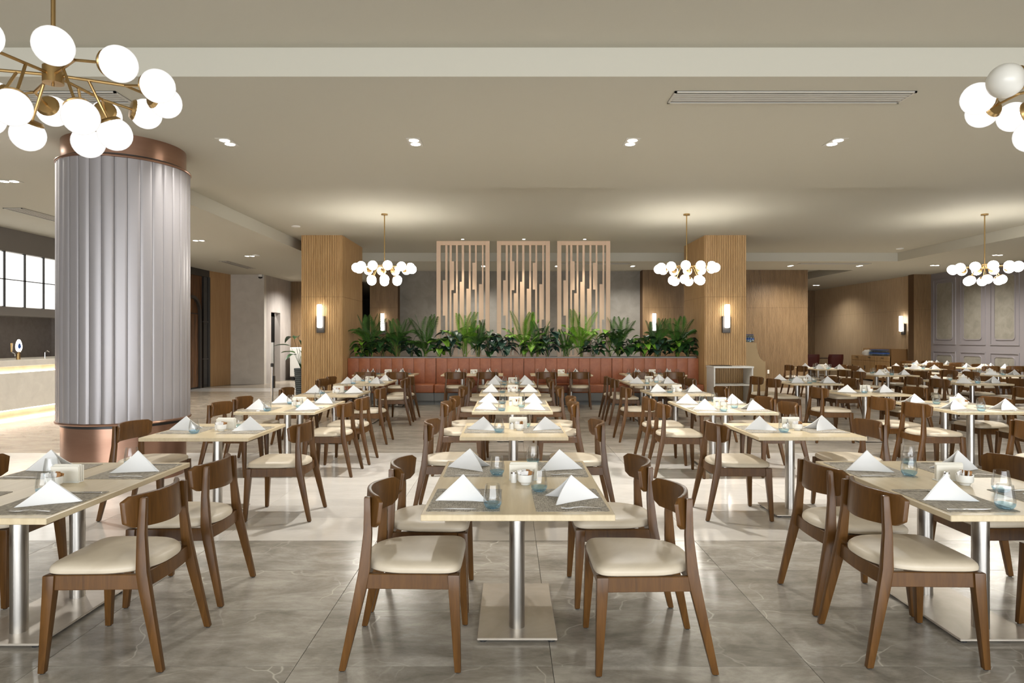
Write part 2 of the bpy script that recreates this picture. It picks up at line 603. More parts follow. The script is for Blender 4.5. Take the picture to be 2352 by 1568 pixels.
d_end = 21.87
k = 0
while d_end - 1.11 > 12:
    u0, u1 = d_end - 1.11, d_end
    for (z0, z1) in ((1.35, 3.50), (0.18, 1.14)):
        mb = MB()
        frame_ring(mb, u0, u1, z0, z1, 0.035, 0.004, 14.2, 0.022)
        p = mb.build('panel_molding', M['lilac_wall'], wr)
        mb = MB()
        frame_ring(mb, u0 + 0.15, u1 - 0.15, z0 + 0.15, z1 - 0.11, 0.03, 0.11, 14.2, 0.02)
        mb.build('inner_molding', M['lilac_wall'], wr)
        MB().prism(rounded_rect(u0 + 0.18, u1 - 0.18, z0 + 0.18, z1 - 0.14, 0.08), 'x', 14.194, 14.199).build(
            'inset_panel', M['relief'], wr)
    d_end -= 1.295
    k += 1
structure(MB().box(14.18, 14.2, Y0, 22.0, 0, 0.1).build('baseboard_panelled', M['lilac_wall'], bevel=0.004))

# bar side
structure(MB().box(-12.4, -12.2, Y0, 18.0, 0, ZH).build('wall_bar', M['dark_panel']))
structure(MB().box(-12.4, -9.65, 17.4, 17.6, 0, ZL).build('wall_bar_end', M['dark_panel']))
structure(MB().box(X0, -12.2, 17.6, Y1, 0, ZL).build('wall_bar_far', M['plaster']))
structure(MB().box(X0, X1, Y0 - 0.2, Y0, 0, ZH).build('wall_front', M['ceiling']))
structure(MB().box(X0, X1, Y1, Y1 + 0.2, 0, ZH).build('wall_far', M['plaster']))
structure(MB().box(15.8, X1, Y0, Y1, 0, ZH).build('wall_outer', M['plaster']))

# arch door wall
aw = structure(MB().box(-9.85, -9.70, 17.6, 20.9, 0, ZL).build('wall_arch', M['arch_wood']))
for i in range(12):
    a = 17.62 + i * 0.265
    MB().box(-9.70, -9.685 + 0.006 * (i % 2), a, a + 0.262, 0.0, 3.5).build('plank', M['arch_wood'], aw, bevel=0.003)
MB().box(-9.72, -9.60, 17.6, 20.9, 3.50, ZL).build('lintel', M['bronze'], aw)
MB().box(-9.70, -9.62, 20.55, 20.9, 0, 3.5).build('side_light', M['dark_glass'], aw)
for z in (0.9, 2.08):
    MB().box(-9.64, -9.60, 20.5, 20.9, z - 0.02, z + 0.02).build('glazing_bar', M['bronze'], aw)
MB().box(-9.64, -9.58, 20.86, 20.92, 0, 3.5).build('jamb', M['bronze'], aw)
arch = structure(MB().build('door_1', M['black']) if False else MB().box(-9.70, -9.66, 19.35, 20.25, 0, 2.33).build('door_1', M['black']))
outer, inner = [], []
for kk in range(25):
    t = math.pi * kk / 24
    outer.append((19.8 + 0.53 * math.cos(t), 2.33 + 0.53 * math.sin(t)))
    inner.append((19.8 + 0.45 * math.cos(t), 2.33 + 0.45 * math.sin(t)))
outer = [(20.33, 0.0)] + outer + [(19.27, 0.0)]
inner = [(20.25, 0.0)] + inner + [(19.35, 0.0)]
mb = MB()
mb.loft([[(-9.70, u, v) for u, v in outer], [(-9.58, u, v) for u, v in outer],
         [(-9.58, u, v) for u, v in inner], [(-9.70, u, v) for u, v in inner]], cap=False, closed=False)
mb.build('arch_frame', M['bronze'], arch)
half = [(19.8 + 0.45 * math.cos(math.pi * kk / 16), 2.33 + 0.45 * math.sin(math.pi * kk / 16)) for kk in range(17)]
MB().prism(half, 'x', -9.70, -9.66).build('arch_panel', M['arch_wood'], arch)
for i in range(4):
    a = 19.37 + i * 0.22
    MB().box(-9.66, -9.64, a, a + 0.20, 0.05, 2.3).build('door_board', M['arch_wood'], arch, bevel=0.004)
# oak panel, grey return walls
mb = MB()
mb.prism([(-9.60, 20.92), (-9.43, 22.12), (-9.9, 22.12), (-9.9, 20.92)], 'z', 0, ZL)
structure(mb.build('wall_bar_oak', M['oak_panel']))
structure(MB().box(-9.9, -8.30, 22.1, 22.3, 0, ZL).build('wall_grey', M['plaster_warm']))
g2 = structure(MB().box(-8.5, -8.30, 22.3, 22.75, 0, ZL).build('wall_grey_return', M['plaster_pale']))
MB().box(-8.5, -8.30, 23.65, 24.8, 0, ZL).build('wall_segment', M['plaster_pale'], g2)
MB().box(-8.5, -8.30, 22.75, 23.65, 2.47, ZL).build('wall_segment', M['plaster_pale'], g2)
MB().box(-9.4, -9.3, 22.3, 25.0, 0, ZL).build('wall_segment', M['plinth'], g2)


def px(x, y, d):
    return ((x - PX) * d / F_PX, d, EYE - (y - PY) * d / F_PX)


# ---------------------------------------------------------------- fluted round pillar
CX, CY, CR = -4.37, 7.44, 0.655
col = structure(thing('pillar', '', ''))
for kx in ('label', 'category'):
    del col[kx]
col.location = (CX, CY, 0)
MB().lathe([(CR - 0.03, 0.6), (CR - 0.03, 3.5)], 48).build('core', M['black'], col, smooth=True)
MB().lathe([(CR - 0.035, 0.0), (CR - 0.035, 0.63)], 64).build('copper_base', M['copper'], col, smooth=True)
MB().lathe([(CR - 0.035, 3.47), (CR - 0.035, ZL)], 64).build('copper_collar', M['copper'], col, smooth=True)
for z in (0.645, 3.465):
    mb = MB()
    rings = []
    for kk in range(64):
        a = 2 * math.pi * kk / 64
        c, s = math.cos(a), math.sin(a)
        rings.append([((CR + 0.006 + 0.014 * math.cos(t)) * c, (CR + 0.006 + 0.014 * math.cos(t)) * s, z + 0.014 * math.sin(t))
                      for t in [2 * math.pi * q / 8 for q in range(8)]])
    rings.append(rings[0])
    mb.loft(rings, cap=False)
    mb.build('copper_ring', M['copper'], col, smooth=True)
NP = 34
ang = 2 * math.pi / NP


def flute(bulge):
    pts = []
    nseg = 8
    for q in range(nseg + 1):
        t = -0.5 + q / nseg
        a = t * ang * 0.975
        edge = abs(t) * 2
        r = CR + bulge * (1 - edge ** 2) - (0.006 if edge > 0.97 else 0)
        pts.append((r * math.cos(a), r * math.sin(a)))
    a0, a1 = 0.5 * ang * 0.975, -0.5 * ang * 0.975
    pts += [((CR - 0.03) * math.cos(a0), (CR - 0.03) * math.sin(a0)), ((CR - 0.03) * math.cos(a1), (CR - 0.03) * math.sin(a1))]
    return MB().prism(pts, 'z', 0.65, 3.46).mesh('panel', M['lilac'], smooth=True)


flutes = [flute(0.009), flute(0.001), flute(0.005)]
for kk in range(NP):
    aa = (math.degrees(kk * ang) + 180) % 360 - 180
    rounded = -170 < aa < -72 or aa > 14       # the flutes are fuller on the bar side
    link('panel', flutes[(0, 2, 0, 2, 1)[kk % 5] if rounded else 1], col, (0, 0, 0), kk * ang)

# ---------------------------------------------------------------- bar
bar = thing('bar_counter', 'pale stone bar counter with glowing copper strips behind the fluted pillar', 'counter', (-9.5, 11.5, 0))
L = 5.6
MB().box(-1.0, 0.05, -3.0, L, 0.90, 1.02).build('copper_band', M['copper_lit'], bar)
MB().box(-1.0, 0.16, -3.0, L, 1.02, 1.14).build('countertop', M['bar_stone'], bar, bevel=0.006)
MB().box(-1.0, 0.14, -3.0, L, 0.21, 0.90).build('front_panel', M['bar_stone'], bar, bevel=0.004)
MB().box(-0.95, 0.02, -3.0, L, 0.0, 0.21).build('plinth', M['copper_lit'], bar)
MB().box(0.06, 0.125, -3.0, L, 0.900, 0.914).build('light_strip', M['led'], bar)
MB().box(0.05, 0.12, -3.0, L, 0.190, 0.206).build('light_strip', M['led'], bar)
MB().box(0.03, 0.055, -3.0, L, 0.001, 0.024).build('light_strip', M['led'], bar)
bp = thing('backlit_canopy', 'white backlit grid panels hanging above the stone bar counter', 'light panel', (-9.83, 12.73, 2.0))
MB().box(-0.5, 0.0, -3.0, 4.6, 1.26, 1.71).build('soffit', M['dark_soffit'], bp)
MB().box(-0.5, 0.01, -3.0, 4.6, 0.0, 0.17).build('beam', M['dark_soffit'], bp)
MB().box(-0.5, -0.06, -3.0, 4.6, 0.17, 1.26).build('back_board', M['white'], bp)
for i in range(-4, 8):
    for j in range(2):
        MB().box(-0.05, -0.03, i * 0.536 + 0.014, (i + 1) * 0.536 - 0.014, 0.185 + j * 0.535, 0.705 + j * 0.535).build(
            'lit_panel', M['panel_glow'], bp)
for i in range(-4, 9):
    MB().box(-0.05, 0.0, i * 0.536 - 0.014, i * 0.536 + 0.014, 0.17, 1.26).build('mullion', M['black'], bp)
MB().box(-0.05, 0.0, -2.16, 4.3, 0.702, 0.718).build('muntin', M['black'], bp)
MB().box(-0.56, -0.52, -2.0, 4.2, 0.04, 0.06).build('light_strip', M['led'], bp)  # unseen strip added behind the beam to light the dark back panel
tap = thing('beer_tap', 'brass beer tap with a glowing oval badge on the stone bar', 'tap', (-9.55, 12.7, 1.14))
MB().tube([(0, 0, 0), (0, 0, 0.12), (0.02, 0, 0.16)], 0.035, 10).build('tower', M['brass'], tap, smooth=True)
badge = [(0.075 * math.cos(t) * (1 - 0.25 * math.sin(t)), 0.27 + 0.12 * math.sin(t)) for t in [2 * math.pi * q / 20 for q in range(20)]]
MB().prism(badge, 'x', 0.0, 0.02).build('badge', M['tube'], tap)
inner = [(0.5 * a, 0.26 + (b - 0.26) * 0.45) for a, b in badge]
MB().prism(inner, 'x', 0.02, 0.026).build('badge_emblem', M['blue_label'], tap)
MB().tube([(0.03, -0.2, 0.14), (0.08, -0.2, 0.12), (0.09, -0.2, 0.07)], 0.01, 8).build('spout', M['cutlery'], tap, smooth=True)
MB().tube([(0.02, -0.2, 0.15), (0.02, -0.2, 0.32)], [0.012, 0.022], 8).build('tap_handle', M['brass'], tap, smooth=True)
fc = thing('sink_faucet', 'small chrome faucet arching over the stone bar', 'faucet', (-9.6, 13.5, 1.14))
MB().tube([(0, 0, 0), (0, 0, 0.12), (0, 0.06, 0.16), (0, 0.12, 0.13)], 0.01, 8).build('spout', M['cutlery'], fc, smooth=True)
pb = thing('dark_bottle', 'thin black bottle standing at the end of the bar', 'bottle', (-9.6, 13.85, 1.14))
MB().lathe([(0.03, 0), (0.03, 0.14), (0.012, 0.17), (0.012, 0.2)], 12).build('bottle_body', M['black'], pb, smooth=True)


# ---------------------------------------------------------------- lamps
cap_me = MB().lathe([(0.004, -0.088), (0.05, -0.083), (0.062, -0.07), (0.058, -0.058), (0.045, -0.06)], 20).mesh('cap', M['brass'], smooth=True)


def sphere_me(name, mat, r, nu=22, nv=14):
    mb = MB()
    rings = [[(r * math.sin(math.pi * (i + 0.0001) / nv) * math.cos(2 * math.pi * j / nu),
               r * math.sin(math.pi * (i + 0.0001) / nv) * math.sin(2 * math.pi * j / nu),
               -r * math.cos(math.pi * i / nv)) for j in range(nu)] for i in range(nv + 1)]
    for rr in (0, nv):
        rings[rr] = [(0.001 * math.cos(2 * math.pi * j / nu), 0.001 * math.sin(2 * math.pi * j / nu), -r if rr == 0 else r) for j in range(nu)]
    mb.loft(rings)
    return mb.mesh(name, mat, smooth=True)


globe_me = sphere_me('globe', M['globe'], 0.0875)
globe_far_me = sphere_me('globe', M['globe_far'], 0.0875)
globe_off_me = sphere_me('globe', M['globe_off'], 0.0875)


def make_chandelier():
    t = thing('globe_chandelier', '', '')
    MB().lathe([(0.062, 0.985), (0.062, 1.012)], 24).build('canopy', M['brass'], t, smooth=True)
    MB().lathe([(0.011, 0.02), (0.011, 0.99)], 10).build('stem', M['brass'], t, smooth=True)
    MB().lathe([(0.006, -0.06), (0.006, -0.045), (0.05, -0.044), (0.05, 0.044), (0.02, 0.05)], 24).build('hub', M['brass'], t, smooth=True)
    for k in range(6):
        a = R(20 + 60 * k)
        u = Vector((math.cos(a), math.sin(a), 0))
        fork = u * 0.33 + Vector((0, 0, -0.01))
        ends = []
        for da, rr, z in ((-15, 0.53, -0.04), (15, 0.53, -0.035)):
            b = a + R(da)
            ends.append(Vector((rr * math.cos(b), rr * math.sin(b), z)))
        b = a + R(9)
        ends.append(Vector((0.28 * math.cos(b), 0.28 * math.sin(b), -0.27)))
        roots = [fork, fork, u * 0.16 + Vector((0, 0, -0.004))]
        mb = MB()
        mb.tube([u * 0.04, fork], 0.0085, 8)
        for e, rt in zip(ends, roots):
            dd = (e - rt).normalized()
            mb.tube([rt, e - dd * 0.085], 0.0075, 8)
        arm = mb.build('arm', M['brass'], t, smooth=True)
        for e, rt in zip(ends, roots):
            q = (e - rt).to_track_quat('Z', 'Y')
            g = link('globe', globe_me, arm, e)
            c = link('cap', cap_me, arm, e)
            c.rotation_mode = 'QUATERNION'
            c.rotation_quaternion = q
    return t


chand = make_chandelier()
used = [False]
for (x, y, rz, lab) in (
        (-2.41, 3.45, 0, 'brass branching globe chandelier hanging nearest the fluted pillar'),
        (3.13, 3.47, 0, 'brass globe chandelier cut by the frame above the front white-shelf row table'),
        (-2.41, 12.6, 12, 'brass globe chandelier hanging before the oak pillar nearer the bar'),
        (3.42, 12.6, -22, 'brass globe chandelier hanging before the oak pillar with the white shelf'),
        (9.17, 12.6, 33, 'brass globe chandelier hanging before the lilac panelled wall')):
    ch = place(chand, used, (x, y, ZH - 1.01), R(rz), lab, 'chandelier', 'globe chandeliers')
    if y > 8:
        for arm in ch.children:
            for g in arm.children:
                if g.name.startswith('globe'):
                    g.data = globe_far_me
for o in bpy.data.objects:      # one bulb of the near chandelier is out
    if o.name.startswith('globe_chandelier') and abs(o.location.x - 3.13) < 1e-3:
        arm3 = [c for c in o.children if c.name.startswith('arm')]
        best = None
        for a in arm3:
            for g in a.children:
                if g.name.startswith('globe') and (best is None or abs(g.location.x + 0.53) + abs(g.location.y + 0.03) < best[0]):
                    best = (abs(g.location.x + 0.53) + abs(g.location.y + 0.03), g)
        best[1].data = globe_off_me
        best[1]['label'] = 'unlit grey globe'


def sconce(loc, rz, label):
    t = thing('wall_sconce', label, 'wall lamp', loc, rz, 'tube wall sconces')
    MB().box(-0.0925, 0.0925, -0.06, 0.0, -0.32, 0.07).build('mounting_plate', M['bronze'], t, bevel=0.006)
    MB().lathe([(0.03, -0.205), (0.052, -0.195), (0.056, -0.18), (0.056, 0.32), (0.052, 0.33), (0.03, 0.332)], 20, (0, -0.115)).build(
        'glass_tube', M['tube'], t, smooth=True)
    MB().lathe([(0.03, -0.03), (0.03, 0.03)], 12, (0, -0.075)).build('bracket', M['bronze'], t)
    return t


sconce((-4.38, 15.183, 2.0), 0, 'lit tube sconce on the oak pillar nearer the bar')
sconce((5.03, 15.183, 2.0), 0, 'lit tube sconce on the oak pillar behind the white shelf')
sconce((-3.98, 20.585, 2.0), 0, 'lit tube sconce behind the plants beside the bar-side pillar')
sconce((4.54, 20.585, 2.0), 0, 'lit tube sconce behind the plants beside the shelf-side pillar')
sconce((13.782, 22.8, 2.0), R(-90), 'lit tube sconce on the oak side wall past the cabinet')


def downlight(x, y, along, label, watt=None, z=ZL, spot=True, size=R(150)):
    watt = watt or (SPOT_W if y < 12 else SPOT_FAR_W)
    t = thing('ceiling_downlight', label, 'downlight', (x, y, z), 0 if along == 'y' else R(90), 'twin ceiling downlights')
    mb = MB()
    mb.box(-0.078, 0.078, -0.145, 0.145, -0.006, 0.0)
    mb.build('trim_plate', M['vent_white'], t, bevel=0.002)
    for s in (-1, 1):
        MB().lathe([(0.052, -0.0068), (0.052, -0.009)], 20, (0, s * 0.068)).build('lens', M['disc'], t)
    if spot:
        d = bpy.data.lights.new('spot_bulb', 'SPOT')
        d.energy, d.color, d.spot_size, d.spot_blend, d.shadow_soft_size = watt, (1.0, 0.97, 0.92), size, 1.0, 0.06
        o = bpy.data.objects.new('spot_bulb', d)
        COL.objects.link(o)
        o.parent = t
        o.location = (0, 0, -0.03)
    return t


for (x, lab) in ((-5.35, 'twin downlight above the fluted pillar, first of the near beam row'),
                 (-3.10, 'twin downlight just past the fluted pillar, second of the near beam row'),
                 (-1.04, 'twin downlight of the near beam row, third from the bar'),
                 (1.34, 'twin downlight of the near beam row, fourth from the bar'),
                 (3.58, 'twin downlight of the near beam row, before the long ceiling vent'),
                 (5.9, 'twin downlight of the near beam row beyond the frame')):  # out of view, kept for its light on the right front
    downlight(x, 7.18, 'y', lab, 110 if x == -3.10 else None)
downlight(-6.87, 8.97, 'x', 'twin downlight in front of the bar behind the fluted pillar')
downlight(-6.85, 14.4, 'x', 'twin downlight over the passage past the fluted pillar')
downlight(-6.8, 17.1, 'x', 'twin downlight over the passage near the grey plaster wall')
downlight(-6.85, 11.7, 'x', 'added unseen twin downlight over the passage, hidden behind the fluted pillar', 130)  # added out of sight to brighten the dark passage
downlight(-6.9, 23.4, 'x', 'added unseen twin downlight behind the bar-side oak pillar near the cabinet', 600)  # extra unseen lamp for the far end of the passage
downlight(-8.95, 23.4, 'y', 'added unseen twin downlight inside the small passage room with the fridge', 200)  # lamp added so the doorway interior is not black
downlight(-0.78, 19.5, 'y', 'twin downlight seen through the first slatted screen')
downlight(1.42, 19.5, 'y', 'twin downlight seen through the third slatted screen', spot=False)
downlight(3.68, 19.5, 'y', 'twin downlight beside the shelf-side oak pillar behind the plants')
downlight(8.35, 19.4, 'y', 'twin downlight by the brown oak back wall')
downlight(10.4, 19.4, 'y', 'twin downlight beside the thin far ceiling vent')
downlight(12.57, 19.3, 'x', 'twin downlight above the stub of the oak side wall')
downlight(12.63, 16.9, 'x', 'twin downlight in front of the lilac panelled wall')
downlight(12.45, 26.5, 'x', 'twin downlight over the claret chairs in the nook', 120)
for (x, lab) in ((-1.13, 'small bright spot over the first slatted screen'), (0.35, 'small bright spot over the middle slatted screen'),
                 (1.82, 'small bright spot over the third slatted screen')):
    t = thing('spotlight', lab, 'downlight', (x, 15.78, ZH), 0, 'spots over the slatted screens')
    MB().lathe([(0.05, -0.006), (0.05, 0.0)], 20).build('trim_ring', M['vent_white'], t)
    MB().lathe([(0.034, -0.008), (0.034, -0.0065)], 16).build('lens', M['disc'], t)
    d = bpy.data.lights.new('spot_bulb', 'SPOT')
    d.energy, d.color, d.spot_size, d.spot_blend, d.shadow_soft_size = 90, (1.0, 0.93, 0.78), R(50), 0.6, 0.04
    o = bpy.data.objects.new('spot_bulb', d)
    COL.objects.link(o)
    o.parent = t
    o.location = (0, 0, -0.03)


def vent(name, label, x0, x1, y0, y1, along, z=ZL, slots=5):
    t = thing(name, label, 'vent', ((x0 + x1) / 2, (y0 + y1) / 2, z))
    w, h = (x1 - x0) / 2, (y1 - y0) / 2
    MB().box(-w, w, -h, h, -0.004, 0.0).build('backing', M['vent_dark'], t)
    mb = MB()
    b = 0.02
    for (a, c, e, f) in ((-w, w, -h, -h + b), (-w, w, h - b, h), (-w, -w + b, -h, h), (w - b, w, -h, h)):
        mb.box(a, c, e, f, -0.014, -0.003)
    mb.build('frame', M['vent_white'], t)
    if along == 'x':
        p = (2 * h - 2 * b) / slots
        for i in range(1, slots):
            yy = -h + b + i * p
            MB().box(-w + b, w - b, yy - 0.0145, yy + 0.0145, -0.012, -0.004).build('slat', M['vent_white'], t)
    else:
        p = (2 * w - 2 * b) / slots
        for i in range(1, slots):
            xx = -w + b + i * p
            MB().box(xx - 0.012, xx + 0.012, -h + b, h - b, -0.012, -0.004).build('slat', M['vent_white'], t)
    return t


vent('ceiling_vent', 'long slotted air vent in the beam past the second downlight gap', 1.445, 3.56, 5.70, 5.98, 'x')
vent('ceiling_vent', 'long slotted air vent half hidden behind the nearest globe chandelier', -5.55, -3.44, 5.70, 5.98, 'x')
vent('ceiling_vent', 'slotted air vent in the ceiling before the bar', -8.38, -8.06, 10.8, 13.4, 'y')
vent('ceiling_vent', 'thin dark air vent in the ceiling near the grey plaster wall', -8.1, -7.85, 18.2, 20.2, 'y', slots=3)
vent('ceiling_vent', 'thin dark air vent behind the third slatted screen', 1.49, 3.5, 18.75, 18.95, 'x', slots=2)
vent('ceiling_vent', 'thin dark air vent before the brown oak back wall', 8.36, 10.4, 18.75, 18.95, 'x', slots=2)
for (x, y, z, lab) in ((-4.56, 13.95, ZH, 'flat white smoke detector before the bar-side oak pillar'),
                       (10.4, 17.4, ZH, 'flat white smoke detector at the recess corner'),
                       (-6.55, 16.9, ZL, 'small white sprinkler by the passage downlight')):
    t = thing('smoke_detector', lab, 'detector', (x, y, z))
    MB().lathe([(0.05, -0.03), (0.09, -0.02), (0.09, 0.0)], 20).build('housing', M['white'], t, smooth=True)
t = thing('security_camera', 'small white dome camera at the top of the grey plaster wall', 'camera', (-8.42, 22.08, ZL))
MB().lathe([(0.02, -0.14), (0.06, -0.12), (0.075, -0.07)], 16).build('dome', M['black'], t, smooth=True)
MB().lathe([(0.08, -0.08), (0.08, 0.0)], 16).build('housing', M['white'], t, smooth=True)

# ---------------------------------------------------------------- banquette, planter, screens
seams = (-3.88, -1.757, 0.345, 2.458, 4.54)
names = ('first', 'second', 'third', 'fourth')
for i in range(4):
    a, b = seams[i] + 0.004, seams[i + 1] - 0.004
    t = thing('banquette_bench', '%s rust leather banquette section from the bar below the planter' % names[i], 'bench',
              ((a + b) / 2, 15.2, 0), 0, 'rust banquette sections')
    w = (b - a) / 2
    MB().box(-w, w, 0.02, 0.5, 0.10, 0.28).build('plinth', M['plinth'], t)
    MB().box(-w, w, 0.07, 0.5, 0.0, 0.10).build('toe_kick', M['plinth'], t)
    MB().box(-w, w, 0.0, 0.49, 0.28, 0.475).build('seat', M['rust'], t, bevel=0.03, segs=3, smooth=True)
    MB().box(-w, w, 0.535, 0.56, 0.28, 1.07).build('back_board', M['plinth'], t)
    n = 8
    for q in range(n):
        s, e = -w + 2 * w * q / n + 0.0015, -w + 2 * w * (q + 1) / n - 0.0015
        MB().box(s, e, 0.45, 0.535, 0.42, 1.075).build('back_channel', M['rust'], t, bevel=0.007, segs=2, smooth=True)
t = thing('planter', 'long grey planter box behind the rust banquette', 'planter', (0.34, 16.1, 0))
w = 4.18
for (a, b, c, d) in ((-w, w, -0.33, -0.25), (-w, w, 0.25, 0.33), (-w, -w + 0.08, -0.25, 0.25), (w - 0.08, w, -0.25, 0.25)):
    MB().box(a, b, c, d, 0.0, 1.105).build('side_wall', M['ledge'], t)
MB().box(-w + 0.08, w - 0.08, -0.25, 0.25, 0.9, 1.06).build('soil', M['soil'], t)

S = 0.001512
for si, (xl, nm) in enumerate(((1002.7, 'first'), (1141.3, 'middle'), (1279.7, 'third'))):
    x0 = (xl - PX) * 16.1 / F_PX
    t = thing('slatted_screen', '%s beige slatted screen from the bar, rising behind the plants' % nm, 'screen', (x0, 16.08, 1.06), 0,
              'beige slatted screens')
    ht = ZH - 1.06
    MB().box(0, 68 * S, 0, 0.05, 0, ht).build('stile', M['screen'], t, bevel=0.003)
    MB().box(797 * S, 865 * S, 0, 0.05, 0, ht).build('stile', M['screen'], t, bevel=0.003)
    MB().box(68 * S, 797 * S, 0, 0.05, ht - 68 * S, ht).build('top_rail', M['screen'], t, bevel=0.003)
    MB().box(68 * S, 797 * S, 0, 0.05, 0, 0.08).build('bottom_rail', M['screen'], t, bevel=0.003)
    top = ht - 66 * S

    def zz(p):
        return ht - p * S
    bars = [
        [(143, top), (143, zz(640)), (102, zz(640)), (102, zz(1215)), (143, zz(1215)), (143, 0.078), (178, 0.078), (178, top)],
        [(213, top), (213, 0.078), (242, 0.078), (242, zz(800)), (285, zz(800)), (285, zz(330)), (248, zz(330)), (248, top)],
        [(317, top), (317, zz(850)), (277, zz(850)), (277, 0.078), (346, 0.078), (346, top)],
        [(412, top), (412, zz(665)), (377, zz(665)), (377, 0.078), (448, 0.078), (448, top)],
        [(527, top), (527, zz(777)), (487, zz(777)), (487, 0.078), (558, 0.078), (558, top)],
        [(628, top), (628, zz(355)), (585, zz(355)), (585, zz(790)), (625, zz(790)), (625, 0.078), (655, 0.078), (655, top)],
        [(740, top), (740, zz(703)), (692, zz(703)), (692, 0.078), (730, 0.078), (730, zz(1280)), (766, zz(1280)), (766, top)]]
    for poly in bars:
        MB().prism([(a * S, b) for a, b in poly], 'y', 0.012, 0.038).build('slat', M['screen'], t)


# ---------------------------------------------------------------- plants
def palm_frond_me(length, th0, th1, nleaf, wide):
    mb = MB()
    pts = [Vector((0, 0, 0))]
    for q in range(10):
        th = R(th0 + th1 * (q / 9) ** 1.3)
        pts.append(pts[-1] + Vector((math.sin(th), 0, math.cos(th))) * (length / 10))
    mb.tube(pts, [0.007 - 0.005 * q / 10 for q in range(11)], 5)

    def at(t):
        f = t * 10
        i = min(int(f), 9)
        return pts[i].lerp(pts[i + 1], f - i), (pts[i + 1] - pts[i]).normalized()
    for q in range(nleaf):
        t = 0.30 + 0.69 * q / (nleaf - 1)
        p, d = at(t)
        ll = wide * (0.35 + 0.75 * math.sin(math.pi * min(1.0, (t - 0.2) / 0.85)))
        up = Vector((0, 1, 0)).cross(d)
        for s in (-1, 1):
            side = Vector((0, s, 0))
            mid = p + side * ll * 0.42 + d * ll * 0.22 - up * 0.02 * s * 0 + Vector((0, 0, 0.012))
            tip = p + side * ll * 0.80 + d * ll * 0.52 - Vector((0, 0, ll * 0.20))
            wv = d * 0.011
            mb.add([p - wv * 0.4, mid - wv, tip, mid + wv], [(0, 1, 2, 3)])
    return mb


def broad_leaf_me(length, width, bend, stalk):
    mb = MB()
    mb.tube([(0, 0, 0), (stalk * 0.25, 0, stalk * 0.6), (stalk * 0.45, 0, stalk)], [0.007, 0.006, 0.004], 5)
    base = Vector((stalk * 0.45, 0, stalk))
    rows = []
    for i in range(8):
        t = i / 7
        w = width * 0.5 * (math.sin(math.pi * (t ** 0.75)) ** 0.75 if 0 < t < 1 else 0.02)
        x = length * t * (1 - 0.12 * bend * t)
        z = length * (0.25 * t - bend * t * t * 0.75)
        rows.append([base + Vector((x, w * s, z - abs(s) * 0.0 + abs(s) * w * 0.35)) for s in (-1, -0.5, 0, 0.5, 1)])
    mb.loft(rows, cap=False, closed=False)
    return mb


def build_palm(x, y, h, nf, mat, label, seed, z=1.06):
    rnd = random.Random(seed)
    t = thing('areca_palm', label, 'plant', (x, y, z), rnd.random() * 6)
    for q in range(4):
        a = rnd.random() * 6.28
        r = 0.05
        MB().tube([(r * math.cos(a), r * math.sin(a), 0), (r * 1.6 * math.cos(a), r * 1.6 * math.sin(a), h * 0.38)], [0.009, 0.006], 6).build(
            'stem', M['stemgreen'], t)
    for q in range(nf):
        a = 6.283 * q / nf * 1.7 + rnd.uniform(-0.3, 0.3)
        top = q % 3 == 0
        zb = h * (0.10 if top else rnd.uniform(0.02, 0.34))
        ln = h * (rnd.uniform(0.88, 0.96) if top else rnd.uniform(0.55, 0.72))
        th = (rnd.uniform(2, 10), rnd.uniform(10, 35)) if top else (rnd.uniform(10, 30), rnd.uniform(45, 95))
        me = palm_frond_me(ln, th[0], th[1], 26, h * 0.21).mesh('frond', mat)
        link('frond', me, t, (0.03 * math.cos(a), 0.03 * math.sin(a), zb), a)
    return t


leaf_cache = {}


def build_broad(x, y, h, nl, mats, label, seed, z=1.06, ll=(0.22, 0.36), wd=0.68, spread=0.12, name='broadleaf_plant'):
    rnd = random.Random(seed)
    t = thing(name, label, 'plant', (x, y, z), rnd.random() * 6)
    MB().tube([(0, 0, 0), (0.02, 0.01, h * 0.3), (0, 0, h * 0.55)], [0.012, 0.01, 0.006], 6).build('stem', M['stemgreen'], t)
    for q in range(nl):
        a = 2.4 * q + rnd.uniform(-0.3, 0.3)
        ln = rnd.uniform(*ll)
        zq = h * (0.02 + 0.62 * q / nl)
        me = broad_leaf_me(ln, ln * wd, rnd.uniform(0.5, 1.1), h * rnd.uniform(0.15, 0.32)).mesh('leaf', mats[q % len(mats)], smooth=True)
        link('leaf', me, t, (spread * 0.15 * math.cos(a), spread * 0.15 * math.sin(a), zq), a)
    return t


def X16(p):
    return (p - PX) * 16.0 / F_PX


